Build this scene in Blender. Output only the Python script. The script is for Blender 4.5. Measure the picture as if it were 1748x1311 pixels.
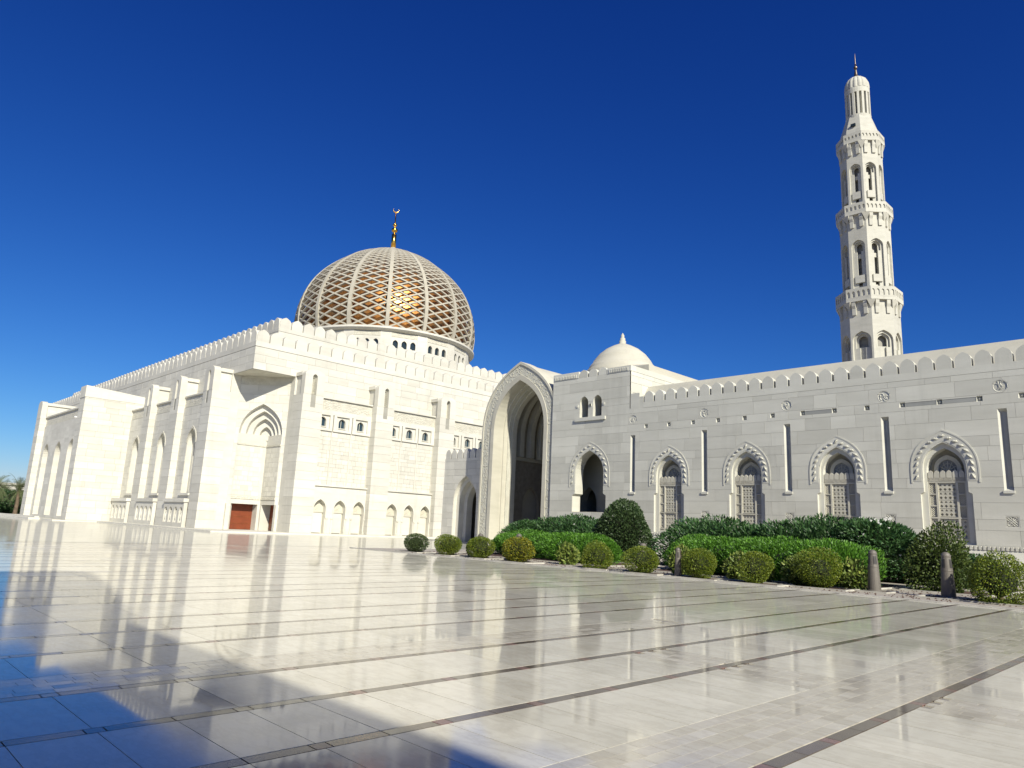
import bpy, math, random
import numpy as np
from mathutils import Vector, Matrix
from mathutils.geometry import delaunay_2d_cdt

for o in list(bpy.data.objects):
    bpy.data.objects.remove(o)
scene = bpy.context.scene
COL = scene.collection
PI = math.pi

# ------------------------------------------------------------------ camera
EYE = 1.2
YAW, PITCH, ROLL = 0.79801, 0.199394, 0.0451744
fwd = Vector((-math.sin(YAW)*math.cos(PITCH), math.cos(YAW)*math.cos(PITCH), math.sin(PITCH)))
r0 = Vector((math.cos(YAW), math.sin(YAW), 0)); u0 = r0.cross(fwd)
rt = r0*math.cos(ROLL)+u0*math.sin(ROLL); up = u0*math.cos(ROLL)-r0*math.sin(ROLL)
cam_data = bpy.data.cameras.new('camera'); cam = bpy.data.objects.new('camera', cam_data)
COL.objects.link(cam); scene.camera = cam
cam.matrix_world = Matrix(((rt.x, up.x, -fwd.x, 0), (rt.y, up.y, -fwd.y, 0), (rt.z, up.z, -fwd.z, EYE), (0, 0, 0, 1)))
cam_data.sensor_width = 36; cam_data.lens = 1218.1/1748*36
cam_data.clip_start = 0.05; cam_data.clip_end = 6000

# ------------------------------------------------------------------ sky and sun
SUN_AZ = math.radians(20.0)      # degrees off +X towards -Y
SUN_EL = math.radians(33.0)
sdir = Vector((math.cos(SUN_AZ)*math.cos(SUN_EL), -math.sin(SUN_AZ)*math.cos(SUN_EL), math.sin(SUN_EL)))
world = bpy.data.worlds.new('World'); scene.world = world; world.use_nodes = True
nt = world.node_tree; nt.nodes.clear()
sky = nt.nodes.new('ShaderNodeTexSky'); sky.sky_type = 'NISHITA'; sky.sun_disc = False
sky.sun_elevation = SUN_EL; sky.sun_rotation = math.atan2(sdir.x, sdir.y)
sky.air_density = 1.0; sky.dust_density = 0.3; sky.ozone_density = 8.0; sky.altitude = 300
# one colour grade for the whole sky (deep polarised blue, paler towards the horizon)
sep = nt.nodes.new('ShaderNodeSeparateColor'); com = nt.nodes.new('ShaderNodeCombineColor'); nt.links.new(sky.outputs[0], sep.inputs[0])
for ch, (kk, gg) in enumerate(((1.16, 1.9), (0.765, 1.47), (0.74, 1.04))):
    a1 = nt.nodes.new('ShaderNodeMath'); a1.operation = 'MULTIPLY'; a1.inputs[1].default_value = 0.1
    a2 = nt.nodes.new('ShaderNodeMath'); a2.operation = 'POWER'; a2.inputs[1].default_value = gg
    a3 = nt.nodes.new('ShaderNodeMath'); a3.operation = 'MULTIPLY'; a3.inputs[1].default_value = kk*10
    nt.links.new(sep.outputs[ch], a1.inputs[0]); nt.links.new(a1.outputs[0], a2.inputs[0]); nt.links.new(a2.outputs[0], a3.inputs[0]); nt.links.new(a3.outputs[0], com.inputs[ch])
bg = nt.nodes.new('ShaderNodeBackground'); bg.inputs['Strength'].default_value = 0.1
wout = nt.nodes.new('ShaderNodeOutputWorld')
nt.links.new(com.outputs[0], bg.inputs[0]); nt.links.new(bg.outputs[0], wout.inputs[0])
sl = bpy.data.lights.new('sun', 'SUN'); sl.energy = 5.0; sl.angle = math.radians(0.53); sl.color = (1.0, 0.945, 0.80)
so = bpy.data.objects.new('sun', sl); COL.objects.link(so)
so.rotation_euler = sdir.to_track_quat('Z', 'Y').to_euler()
vs = scene.view_settings; vs.view_transform = 'Standard'; vs.look = 'None'; vs.exposure = 0.4; vs.gamma = 1.0
vs.use_curve_mapping = False
scene.render.engine = 'CYCLES'

# ------------------------------------------------------------------ materials
MATS = {}
def nodes_mat(name):
    m = bpy.data.materials.new(name); m.use_nodes = True
    t = m.node_tree; b = t.nodes['Principled BSDF']
    MATS[name] = m
    return m, t, b
def rnd_value(t, lo, hi):
    """object-random times island-random -> value in lo..hi"""
    oi = t.nodes.new('ShaderNodeObjectInfo'); ge = t.nodes.new('ShaderNodeNewGeometry')
    ad = t.nodes.new('ShaderNodeMath'); ad.operation = 'ADD'
    t.links.new(oi.outputs['Random'], ad.inputs[0]); t.links.new(ge.outputs['Random Per Island'], ad.inputs[1])
    fr = t.nodes.new('ShaderNodeMath'); fr.operation = 'FRACT'; t.links.new(ad.outputs[0], fr.inputs[0])
    mr = t.nodes.new('ShaderNodeMapRange'); mr.inputs[3].default_value = lo; mr.inputs[4].default_value = hi
    t.links.new(fr.outputs[0], mr.inputs[0])
    return mr.outputs[0], fr.outputs[0]
def coords(t, scale=(1, 1, 1), offset_by=None):
    ge = t.nodes.new('ShaderNodeNewGeometry')
    mp = t.nodes.new('ShaderNodeMapping'); mp.inputs['Scale'].default_value = scale
    t.links.new(ge.outputs['Position'], mp.inputs['Vector'])
    if offset_by is not None:
        cx = t.nodes.new('ShaderNodeCombineXYZ')
        ml = t.nodes.new('ShaderNodeMath'); ml.operation = 'MULTIPLY'; ml.inputs[1].default_value = 37.0
        t.links.new(offset_by, ml.inputs[0])
        for i in range(3): t.links.new(ml.outputs[0], cx.inputs[i])
        t.links.new(cx.outputs[0], mp.inputs['Location'])
    return mp.outputs[0]
def noise(t, vec, scale, detail=5, rough=0.6):
    n = t.nodes.new('ShaderNodeTexNoise'); n.inputs['Scale'].default_value = scale
    n.inputs['Detail'].default_value = detail; n.inputs['Roughness'].default_value = rough
    t.links.new(vec, n.inputs['Vector']); return n.outputs[0]
def ramp(t, fac, stops):
    r = t.nodes.new('ShaderNodeValToRGB'); t.links.new(fac, r.inputs[0])
    e = r.color_ramp.elements
    while len(e) < len(stops): e.new(0.5)
    for i, (p, c) in enumerate(stops):
        e[i].position = p; e[i].color = (*c, 1)
    return r.outputs[0]
def mulc(t, col, val):
    h = t.nodes.new('ShaderNodeHueSaturation'); t.links.new(col, h.inputs['Color']); t.links.new(val, h.inputs['Value'])
    return h.outputs[0]
def bump(t, b, height, strength, dist):
    bp = t.nodes.new('ShaderNodeBump'); bp.inputs['Strength'].default_value = strength; bp.inputs['Distance'].default_value = dist
    t.links.new(height, bp.inputs['Height']); t.links.new(bp.outputs[0], b.inputs['Normal'])

def stone_mat(name, a, c, lo=0.88, hi=1.08, rough=0.8, bs=0.25, streak=True):
    m, t, b = nodes_mat(name)
    val, rr = rnd_value(t, lo, hi)
    v = coords(t, (0.35, 0.35, 1.6), rr)
    n1 = noise(t, v, 1.1, 6, 0.62)
    col = ramp(t, n1, [(0.3, a), (0.7, c)])
    col = mulc(t, col, val)
    # weather stains, soft vertical
    v2 = coords(t, (1.0, 1.0, 0.12))
    n2 = noise(t, v2, 0.9, 6, 0.7)
    mr = t.nodes.new('ShaderNodeMapRange'); mr.inputs[1].default_value = 0.52; mr.inputs[2].default_value = 0.8
    mr.inputs[3].default_value = 1.0; mr.inputs[4].default_value = 0.84
    t.links.new(n2, mr.inputs[0])
    col = mulc(t, col, mr.outputs[0])
    t.links.new(col, b.inputs['Base Color']); b.inputs['Roughness'].default_value = rough
    n3 = noise(t, coords(t), 14, 6, 0.6)
    bump(t, b, n3, bs, 0.01)
    return m
stone_mat('stone_hall', (0.53, 0.513, 0.445), (0.62, 0.603, 0.535), 0.90, 1.05)
stone_mat('stone_arcade', (0.52, 0.512, 0.442), (0.605, 0.597, 0.525), 0.89, 1.06)
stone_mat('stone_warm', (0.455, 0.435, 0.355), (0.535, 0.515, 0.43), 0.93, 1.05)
stone_mat('stone_grey', (0.25, 0.255, 0.24), (0.33, 0.335, 0.31), 0.85, 1.1)
stone_mat('stone_joint', (0.27, 0.262, 0.225), (0.34, 0.33, 0.285), 0.95, 1.0)
stone_mat('stone_minaret', (0.45, 0.442, 0.38), (0.53, 0.52, 0.455), 0.93, 1.05)

def carved_mat(name, a, c, scale, strength=0.9, dist=0.08):
    m, t, b = nodes_mat(name)
    v = coords(t)
    n0 = noise(t, v, 2.0, 2, 0.5)
    vo = t.nodes.new('ShaderNodeTexVoronoi'); vo.feature = 'SMOOTH_F1'; vo.inputs['Scale'].default_value = scale
    t.links.new(v, vo.inputs['Vector'])
    vo2 = t.nodes.new('ShaderNodeTexVoronoi'); vo2.feature = 'DISTANCE_TO_EDGE'; vo2.inputs['Scale'].default_value = scale*1.7
    t.links.new(v, vo2.inputs['Vector'])
    mr = t.nodes.new('ShaderNodeMapRange'); mr.inputs[1].default_value = 0.0; mr.inputs[2].default_value = 0.16
    t.links.new(vo2.outputs['Distance'], mr.inputs[0])
    ad = t.nodes.new('ShaderNodeMath'); ad.operation = 'SUBTRACT'
    t.links.new(mr.outputs[0], ad.inputs[0]); t.links.new(vo.outputs['Distance'], ad.inputs[1])
    col = ramp(t, n0, [(0.3, a), (0.7, c)])
    t.links.new(col, b.inputs['Base Color']); b.inputs['Roughness'].default_value = 0.85
    bump(t, b, ad.outputs[0], strength, dist)
    return m
stone_mat('stone_lattice', (0.36, 0.335, 0.27), (0.43, 0.405, 0.335), 0.95, 1.04)
carved_mat('carved_hall', (0.51, 0.49, 0.41), (0.59, 0.57, 0.485), 3.0, 0.5, 0.10)
carved_mat('carved_arcade', (0.49, 0.48, 0.405), (0.56, 0.55, 0.47), 6.0, 0.45, 0.05)
carved_mat('carved_fine', (0.40, 0.38, 0.31), (0.47, 0.45, 0.38), 14.0, 0.8, 0.03)

def marble_mat(name, a, c, lo=0.9, hi=1.06, rough=0.07):
    m, t, b = nodes_mat(name)
    val, rr = rnd_value(t, lo, hi)
    v = coords(t, (1.1, 0.35, 1.0), rr)
    n1 = noise(t, v, 1.6, 7, 0.68)
    n1b = noise(t, coords(t, (0.9, 2.6, 1), rr), 2.2, 8, 0.7)
    col = ramp(t, n1, [(0.32, a), (0.62, c)])
    vein = ramp(t, n1b, [(0.44, (1, 1, 1)), (0.5, (0.86, 0.84, 0.82)), (0.56, (1, 1, 1))])
    mx = t.nodes.new('ShaderNodeMix'); mx.data_type = 'RGBA'; mx.blend_type = 'MULTIPLY'; mx.inputs[0].default_value = 0.7
    t.links.new(col, mx.inputs[6]); t.links.new(vein, mx.inputs[7])
    col = mulc(t, mx.outputs[2], val)
    nr = noise(t, coords(t), 0.8, 5, 0.6)
    mr = t.nodes.new('ShaderNodeMapRange'); mr.inputs[1].default_value = 0.3; mr.inputs[2].default_value = 0.75
    mr.inputs[3].default_value = rough*0.6; mr.inputs[4].default_value = rough*1.7
    t.links.new(nr, mr.inputs[0])
    rm = t.nodes.new('ShaderNodeMapRange'); rm.inputs[3].default_value = 0.55; rm.inputs[4].default_value = 1.6; t.links.new(rr, rm.inputs[0])
    ml = t.nodes.new('ShaderNodeMath'); ml.operation = 'MULTIPLY'; t.links.new(mr.outputs[0], ml.inputs[0]); t.links.new(rm.outputs[0], ml.inputs[1])
    nb = noise(t, coords(t), 1.3, 3, 0.5)
    bp = t.nodes.new('ShaderNodeBump'); bp.inputs['Strength'].default_value = 0.05; bp.inputs['Distance'].default_value = 0.004
    t.links.new(nb, bp.inputs['Height'])
    df = t.nodes.new('ShaderNodeBsdfDiffuse'); gl = t.nodes.new('ShaderNodeBsdfGlossy'); gl.inputs['Color'].default_value = (1, 1, 1, 1)
    t.links.new(col, df.inputs['Color']); t.links.new(ml.outputs[0], gl.inputs['Roughness']); t.links.new(bp.outputs[0], gl.inputs['Normal'])
    fn = t.nodes.new('ShaderNodeFresnel'); fn.inputs['IOR'].default_value = 1.58
    mn_ = t.nodes.new('ShaderNodeMath'); mn_.operation = 'MINIMUM'; mn_.inputs[1].default_value = 0.52; t.links.new(fn.outputs[0], mn_.inputs[0])
    mx2 = t.nodes.new('ShaderNodeMixShader'); t.links.new(mn_.outputs[0], mx2.inputs[0]); t.links.new(df.outputs[0], mx2.inputs[1]); t.links.new(gl.outputs[0], mx2.inputs[2])
    t.links.new(mx2.outputs[0], t.nodes['Material Output'].inputs['Surface']); t.nodes.remove(b)
    return m
marble_mat('marble', (0.535, 0.515, 0.44), (0.635, 0.615, 0.535), 0.90, 1.05)
marble_mat('marble_far', (0.50, 0.49, 0.42), (0.56, 0.55, 0.48), 0.97, 1.0, 0.06)
marble_mat('cobble', (0.46, 0.43, 0.36), (0.57, 0.545, 0.475), 0.86, 1.07, 0.10)
marble_mat('inlay_grey', (0.10, 0.082, 0.066), (0.16, 0.135, 0.11), 0.8, 1.15, 0.12)
marble_mat('inlay_red', (0.16, 0.09, 0.075), (0.21, 0.125, 0.105), 0.8, 1.15, 0.12)

def plain(name, col, rough=0.6, metal=0.0, spec=None, lo=None, hi=None, bumpy=0):
    m, t, b = nodes_mat(name)
    v = coords(t); n = noise(t, v, 3.0, 5, 0.6)
    c2 = tuple(min(1, x*1.2) for x in col); c1 = tuple(x*0.82 for x in col)
    cc = ramp(t, n, [(0.3, c1), (0.7, c2)])
    if lo: 
        val, _ = rnd_value(t, lo, hi); cc = mulc(t, cc, val)
    t.links.new(cc, b.inputs['Base Color']); b.inputs['Roughness'].default_value = rough; b.inputs['Metallic'].default_value = metal
    if bumpy:
        bump(t, b, noise(t, v, bumpy, 4), 0.3, 0.02)
    return m
plain('door_wood', (0.17, 0.036, 0.010), 0.5)
plain('door_stud', (0.45, 0.28, 0.10), 0.3, 1.0)
plain('dark_glass', (0.02, 0.03, 0.035), 0.1)
plain('blue_glass', (0.022, 0.045, 0.065), 0.2)
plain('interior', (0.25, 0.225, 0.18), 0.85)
plain('gold_spire', (0.72, 0.42, 0.09), 0.22, 1.0)
plain('bronze', (0.09, 0.07, 0.055), 0.4, 0.6)
plain('bollard_metal', (0.135, 0.122, 0.105), 0.55, 0.1)
plain('bollard_dark', (0.045, 0.042, 0.038), 0.4)
plain('soil', (0.085, 0.052, 0.040), 0.95, bumpy=18)
plain('paving', (0.38, 0.345, 0.295), 0.7, lo=0.88, hi=1.1)
plain('kerb_stone', (0.46, 0.445, 0.395), 0.6, lo=0.92, hi=1.06)
plain('grout', (0.25, 0.235, 0.20), 0.5)
plain('sand', (0.34, 0.29, 0.22), 0.95)
plain('bark', (0.13, 0.095, 0.065), 0.95, bumpy=12)
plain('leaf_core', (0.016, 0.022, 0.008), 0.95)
plain('flower', (0.75, 0.06, 0.03), 0.6)
plain('white_flower', (0.75, 0.75, 0.72), 0.6)
plain('camera_white', (0.7, 0.7, 0.7), 0.5)

# gold mosaic of the inner dome
m, t, b = nodes_mat('gold_mosaic')
vo = t.nodes.new('ShaderNodeTexVoronoi'); vo.inputs['Scale'].default_value = 3.0; t.links.new(coords(t), vo.inputs['Vector'])
cc = ramp(t, vo.outputs['Color'], [(0.2, (0.44, 0.19, 0.055)), (0.8, (0.64, 0.32, 0.10))])
t.links.new(cc, b.inputs['Base Color']); b.inputs['Metallic'].default_value = 0.9; b.inputs['Roughness'].default_value = 0.36
bump(t, b, vo.outputs['Distance'], 0.12, 0.05)

def leaf_mat(name, a, c, trans=0.25):
    m, t, b = nodes_mat(name)
    ge = t.nodes.new('ShaderNodeNewGeometry')
    col = ramp(t, ge.outputs['Random Per Island'], [(0.05, a), (0.95, c)])
    t.links.new(col, b.inputs['Base Color']); b.inputs['Roughness'].default_value = 0.5
    tr = t.nodes.new('ShaderNodeBsdfTranslucent'); t.links.new(col, tr.inputs['Color'])
    mx = t.nodes.new('ShaderNodeMixShader'); mx.inputs[0].default_value = trans
    t.links.new(b.outputs[0], mx.inputs[1]); t.links.new(tr.outputs[0], mx.inputs[2])
    t.links.new(mx.outputs[0], t.nodes['Material Output'].inputs['Surface'])
leaf_mat('leaf_ball', (0.055, 0.105, 0.009), (0.22, 0.265, 0.020))
leaf_mat('leaf_ball_dark', (0.030, 0.062, 0.019), (0.103, 0.144, 0.041))
leaf_mat('leaf_ball_gold', (0.07, 0.115, 0.009), (0.29, 0.26, 0.016))
leaf_mat('leaf_oleander', (0.019, 0.068, 0.019), (0.081, 0.170, 0.049))
leaf_mat('leaf_bright', (0.038, 0.120, 0.010), (0.144, 0.338, 0.027))
leaf_mat('leaf_cone', (0.022, 0.050, 0.016), (0.076, 0.124, 0.041))
leaf_mat('leaf_lime', (0.090, 0.154, 0.026), (0.257, 0.309, 0.065))
leaf_mat('leaf_mid', (0.033, 0.062, 0.012), (0.110, 0.154, 0.029))
leaf_mat('leaf_palm', (0.071, 0.095, 0.038), (0.161, 0.180, 0.081), 0.15)

# ------------------------------------------------------------------ building helpers
def tag(o, label=None, cat=None, group=None, kind=None):
    if label: o['label'] = label
    if cat: o['category'] = cat
    if group: o['group'] = group
    if kind: o['kind'] = kind
    return o
def empty(name, loc=(0, 0, 0)):
    o = bpy.data.objects.new(name, None); COL.objects.link(o); o.location = loc; o.empty_display_size = 0.2
    WLOC[o.name] = Vector(loc)
    return o
WLOC = {}
def link(name, me, parent=None, loc=None, rotz=None, scale=None, local=False):
    o = bpy.data.objects.new(name, me); COL.objects.link(o)
    if loc is not None: o.location = loc
    if rotz is not None: o.rotation_euler = (0, 0, rotz)
    if scale is not None: o.scale = scale
    if parent is not None:
        o.parent = parent
        if not local and parent.name in WLOC:
            o.matrix_parent_inverse = Matrix.Translation(-WLOC[parent.name]); WLOC_CHILD.add(o.name)
    return o
WLOC_CHILD = set()

class MB:
    def __init__(s): s.v = []; s.f = []
    def add(s, verts, faces):
        k = len(s.v); s.v += [tuple(p) for p in verts]; s.f += [tuple(i+k for i in f) for f in faces]; return s
    def box(s, x0, x1, y0, y1, z0, z1):
        return s.add([(x0, y0, z0), (x1, y0, z0), (x1, y1, z0), (x0, y1, z0), (x0, y0, z1), (x1, y0, z1), (x1, y1, z1), (x0, y1, z1)],
                     [(0, 3, 2, 1), (4, 5, 6, 7), (0, 1, 5, 4), (1, 2, 6, 5), (2, 3, 7, 6), (3, 0, 4, 7)])
    def lathe(s, prof, n=24, c=(0, 0), a0=0.0):
        k = len(prof); vs_ = []
        for r, z in prof:
            for i in range(n):
                a = a0+2*PI*i/n; vs_.append((c[0]+r*math.cos(a), c[1]+r*math.sin(a), z))
        fs = [(j*n+i, j*n+(i+1) % n, (j+1)*n+(i+1) % n, (j+1)*n+i) for j in range(k-1) for i in range(n)]
        fs.append(tuple(reversed(range(n)))); fs.append(tuple((k-1)*n+i for i in range(n)))
        return s.add(vs_, fs)
    def tube(s, pts, r, n=6):
        rs = r if isinstance(r, (list, tuple)) else [r]*len(pts)
        pts = [Vector(p) for p in pts]; vs_ = []
        for i, p in enumerate(pts):
            d = (pts[min(i+1, len(pts)-1)]-pts[max(i-1, 0)]).normalized()
            a = d.orthogonal().normalized() if abs(d.z) > 0.95 else d.cross(Vector((0, 0, 1))).normalized()
            bb = d.cross(a)
            for q in range(n):
                an = 2*PI*q/n; vs_.append(p+(a*math.cos(an)+bb*math.sin(an))*rs[i])
        fs = [(j*n+i, j*n+(i+1) % n, (j+1)*n+(i+1) % n, (j+1)*n+i) for j in range(len(pts)-1) for i in range(n)]
        fs.append(tuple(range(n))); fs.append(tuple((len(pts)-1)*n+i for i in reversed(range(n))))
        return s.add(vs_, fs)
    def mesh(s, name, mat, smooth=False):
        me = bpy.data.meshes.new(name); me.from_pydata(s.v, [], s.f)
        for mm in (mat if isinstance(mat, (list, tuple)) else [mat]): me.materials.append(MATS[mm])
        if smooth: me.polygons.foreach_set('use_smooth', [True]*len(me.polygons))
        me.update(); return me
    def build(s, name, mat, parent=None, smooth=False, **k):
        return link(name, s.mesh(name, mat, smooth), parent, **k)

class Frame:
    """u to the right, v up, d into the wall"""
    def __init__(s, o, ud, dd): s.o = Vector(o); s.u = Vector(ud); s.d = Vector(dd)
    def p(s, u, v, d=0.0): return s.o+s.u*u+Vector((0, 0, v))+s.d*d
    def box(s, mb, u0, u1, v0, v1, d0, d1):
        return mb.add([s.p(u0, v0, d0), s.p(u1, v0, d0), s.p(u1, v0, d1), s.p(u0, v0, d1), s.p(u0, v1, d0), s.p(u1, v1, d0), s.p(u1, v1, d1), s.p(u0, v1, d1)],
                      [(0, 3, 2, 1), (4, 5, 6, 7), (0, 1, 5, 4), (1, 2, 6, 5), (2, 3, 7, 6), (3, 0, 4, 7)])
FS = Frame((0, 0, 0), (1, 0, 0), (0, 1, 0))
def FY(y): return Frame((0, y, 0), (1, 0, 0), (0, 1, 0))          # facing -Y, u = x
def FX(x): return Frame((x, 0, 0), (0, 1, 0), (-1, 0, 0))         # facing +X, u = y

def rect(u0, u1, v0, v1): return [(u0, v0), (u1, v0), (u1, v1), (u0, v1)]
def bez(p0, p1, p2, p3, n):
    out = []
    for i in range(n+1):
        t = i/n; a = (1-t)**3; b_ = 3*t*(1-t)**2; c = 3*t*t*(1-t); d = t**3
        out.append((a*p0[0]+b_*p1[0]+c*p2[0]+d*p3[0], a*p0[1]+b_*p1[1]+c*p2[1]+d*p3[1]))
    return out
def arch_curve(c, hw, zs, za, n=8):
    """right spring -> apex -> left spring"""
    r = za-zs
    R = bez((c+hw, zs), (c+hw, zs+.58*r), (c+.5*hw, zs+.84*r), (c, za), n)
    return R+[(2*c-x, z) for x, z in reversed(R[:-1])]
def arch(c, hw, z0, zs, za, n=8):
    return [(c-hw, z0), (c+hw, z0)]+arch_curve(c, hw, zs, za, n)
def offset_arch(c, hw, z0, zs, za, w, n=8, top=None):
    return arch(c, hw+w, z0, zs, za+(w*1.15 if top is None else top), n)

def tri_fill(polys, keep):
    """CDT of polygons; keep(set of polygon ids) -> key or None; returns verts, {key: tris}"""
    vs_ = []; fs = []
    for p in polys:
        k = len(vs_); vs_ += [Vector(q) for q in p]; fs.append(list(range(k, k+len(p))))
    r = delaunay_2d_cdt(vs_, [], fs, 1, 1e-5)
    V, T, OF = r[0], r[2], r[5]
    out = {}
    for tri, of in zip(T, OF):
        k = keep(set(of))
        if k is None: continue
        a, b_, c = (V[i] for i in tri[:3])
        if len(tri) == 3 and (b_.x-a.x)*(c.y-a.y)-(b_.y-a.y)*(c.x-a.x) < 0: tri = tri[::-1]
        out.setdefault(k, []).append(tuple(tri))
    return V, out
def solid(mb, fr, V, tris, d0, d1, back=False):
    """front sheet at d0, skirts to d1"""
    ids = {}; ed = {}
    for tr in tris:
        for i in tr: ids.setdefault(i, len(ids))
        for i in range(len(tr)):
            e = (tr[i], tr[(i+1) % len(tr)]); ed[e] = 1
    n = len(ids); order = sorted(ids, key=ids.get)
    verts = [fr.p(V[i].x, V[i].y, d0) for i in order]+[fr.p(V[i].x, V[i].y, d1) for i in order]
    faces = [tuple(ids[i] for i in tr) for tr in tris]
    for (a, b_) in ed:
        if (b_, a) not in ed: faces.append((ids[b_], ids[a], ids[a]+n, ids[b_]+n))
    if back: faces += [tuple(ids[i]+n for i in reversed(tr)) for tr in tris]
    mb.add(verts, faces)
def plate(mb, fr, outer, holes, d0, d1, back=True):
    V, o = tri_fill([outer]+holes, lambda s: 0 if (0 in s and len(s) == 1) else None)
    if 0 in o: solid(mb, fr, V, o[0], d0, d1, back)
    return mb

def core_wall(parent, fr, polys, holes, d0, d1, mat, name='wall_core'):
    n = len(polys)
    V, o = tri_fill(polys+holes, lambda s: 0 if (s and max(s) < n) else None)
    mb = MB(); solid(mb, fr, V, o[0], d0+.012, d1, True); c = mb.build(name, mat, parent)
    js = MB(); ids = {}
    js.add([fr.p(p.x, p.y, d0) for p in V], o[0]); js.build('mortar', 'stone_joint', c)
    return c
class StoneBudget:
    def __init__(s, n): s.n = n
def stone_wall(parent, fr, regions, holes, mat, courses, lens, rng, budget, proud=0.0, depth=0.05, gap=0.016, centre=None, name='stone', uoff=0.0):
    """individual ashlar blocks; regions and holes in (u,v)"""
    us = [q[0] for r in regions for q in r]; vs2 = [q[1] for r in regions for q in r]
    u0, u1, v0, v1 = min(us), max(us), min(vs2), max(vs2)
    rects = []; v = v0; i = 0
    while v < v1-0.03:
        h = courses[i % len(courses)]; i += 1
        ve = min(v+h, v1)
        if v1-ve < 0.12: ve = v1
        u = u0-rng.uniform(0, lens[0])
        while u < u1:
            L = rng.uniform(*lens); rects.append(rect(u+gap/2, u+L-gap/2, v+gap/2, ve-gap/2)); u += L
        v = ve
    nr, nh = len(regions), len(holes)
    def keep(s):
        st = None; reg = False
        for k in s:
            if k < nr: reg = True
            elif k < nr+nh: return None
            else: st = k
        return st if reg else None
    V, out = tri_fill(regions+holes+rects, keep)
    def key(k):
        r = rects[k-nr-nh]; cu = (r[0][0]+r[1][0])/2; cv = (r[0][1]+r[2][1])/2
        p = fr.p(cu, cv); return (p-Vector((0, 0, EYE))).length
    ks = sorted(out, key=key); rest = MB()
    for k in ks:
        if budget.n > 0:
            mb = MB(); solid(mb, fr, V, out[k], -proud, -proud+depth)
            # local origin for clean boxes
            mb.build(name, mat, parent); budget.n -= 1
        else: solid(rest, fr, V, out[k], -proud, -proud+depth)
    if rest.v:
        o = rest.build(name+'_field', mat, parent); tag(o, kind='stuff')

def merlon_mesh(w, h, t, name, mat, chin=0.0):
    """scalloped battlement, base at z=0, centred, front at y=0"""
    hw = w/2
    pts = [(-hw, 0), (hw, 0)]
    R = bez((hw, h*0.42), (hw*1.0, h*0.78), (hw*0.52, h*0.88), (0, h), 7)
    pts += R+[(-x, z) for x, z in reversed(R[:-1])]
    mb = MB(); n = len(pts)
    mb.add([(x, 0, z) for x, z in pts]+[(x, t, z) for x, z in pts],
           [tuple(range(n)), tuple(reversed(range(n, 2*n)))]+[((i+1) % n, i, i+n, (i+1) % n+n) for i in range(n)])
    return mb.mesh(name, mat)
def merlons(parent, fr, u0, u1, z, pitch, w, h, t, d, mat, skip=None, name='merlon'):
    me = merlon_mesh(w, h, t, name, mat)
    n = max(1, round((u1-u0)/pitch)); p = (u1-u0)/n
    rz = math.atan2(fr.u.y, fr.u.x)
    for i in range(n):
        u = u0+(i+0.5)*p
        link(name, me, parent, loc=fr.p(u, z, d), rotz=rz, scale=(p/pitch, 1, 1))

rng = random.Random(7)
# ================================================================== GROUND AND COURTYARD FLOOR
g = MB(); g.add([(-3000, -3000, -0.06), (3000, -3000, -0.06), (3000, 3000, -0.06), (-3000, 3000, -0.06)], [(0, 1, 2, 3)])
tag(g.build('ground', 'sand'), kind='structure')

KERB_Y = 18.35
STRIPES = [6.9, 5.3, 4.4, 3.3, 1.65, 0.7, -0.25, -1.96, -3.66, -4.62, -5.62, -7.17, -8.12, -9.08, -10.65, -11.6, -12.55, -14.1, -15.05, -16.0, -17.55, -18.5, -19.45, -21.0, -21.95, -22.9, -24.45, -25.4, -26.35, -27.9, -28.85, -29.8]
BAND_AFTER = {-1.96: 0.677, -5.62: 0.565, 3.3: 0.677}
SW = 0.055                       # half width of an inlay strip
floor = MB()
floor.box(-30.0, 8.0, -2.2, KERB_Y, -0.05, -0.010)
floor_o = tag(floor.build('courtyard_floor', 'grout'), kind='structure')
ff = MB(); ff.add([(-150, -60, -0.004), (-30.0, -60, -0.004), (-30.0, 70, -0.004), (-150, 70, -0.004)], [(0, 1, 2, 3)])
ff.add([(-30.0, KERB_Y+0.0, -0.004), (-29, KERB_Y, -0.004), (-29, 40, -0.004), (-30.0, 40, -0.004)], [(0, 1, 2, 3)])
ff.add([(-30.0, -60, -0.004), (40, -60, -0.004), (40, -2.2, -0.004), (-30, -2.2, -0.004)], [(0, 1, 2, 3)])
ff.add([(8.0, -2.2, -0.004), (40, -2.2, -0.004), (40, KERB_Y, -0.004), (8.0, KERB_Y, -0.004)], [(0, 1, 2, 3)])
link('far_paving', ff.mesh('far_paving', 'marble_far'), floor_o); 
def in_view(x, y):
    d = Vector((x, y, -EYE)); z = d.dot(fwd)
    if z <= 0.3: return -1
    px = d.dot(rt)/z*1218.1; py = -d.dot(up)/z*1218.1
    return 1.0/(z*z)*1e3 if abs(px) < 930 and abs(py) < 720 else -1
pieces = {'marble_slab': [], 'cobble': [], 'inlay_strip': [], 'red_inlay': []}
GAP = 0.0024
CROSS = [(6.25, 6.95)]           # cobble bands running along X
def slab_rows(y0, y1, step):
    y = y0
    while y < y1-0.05:
        yield y, min(y+step, y1); y += step
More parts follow.
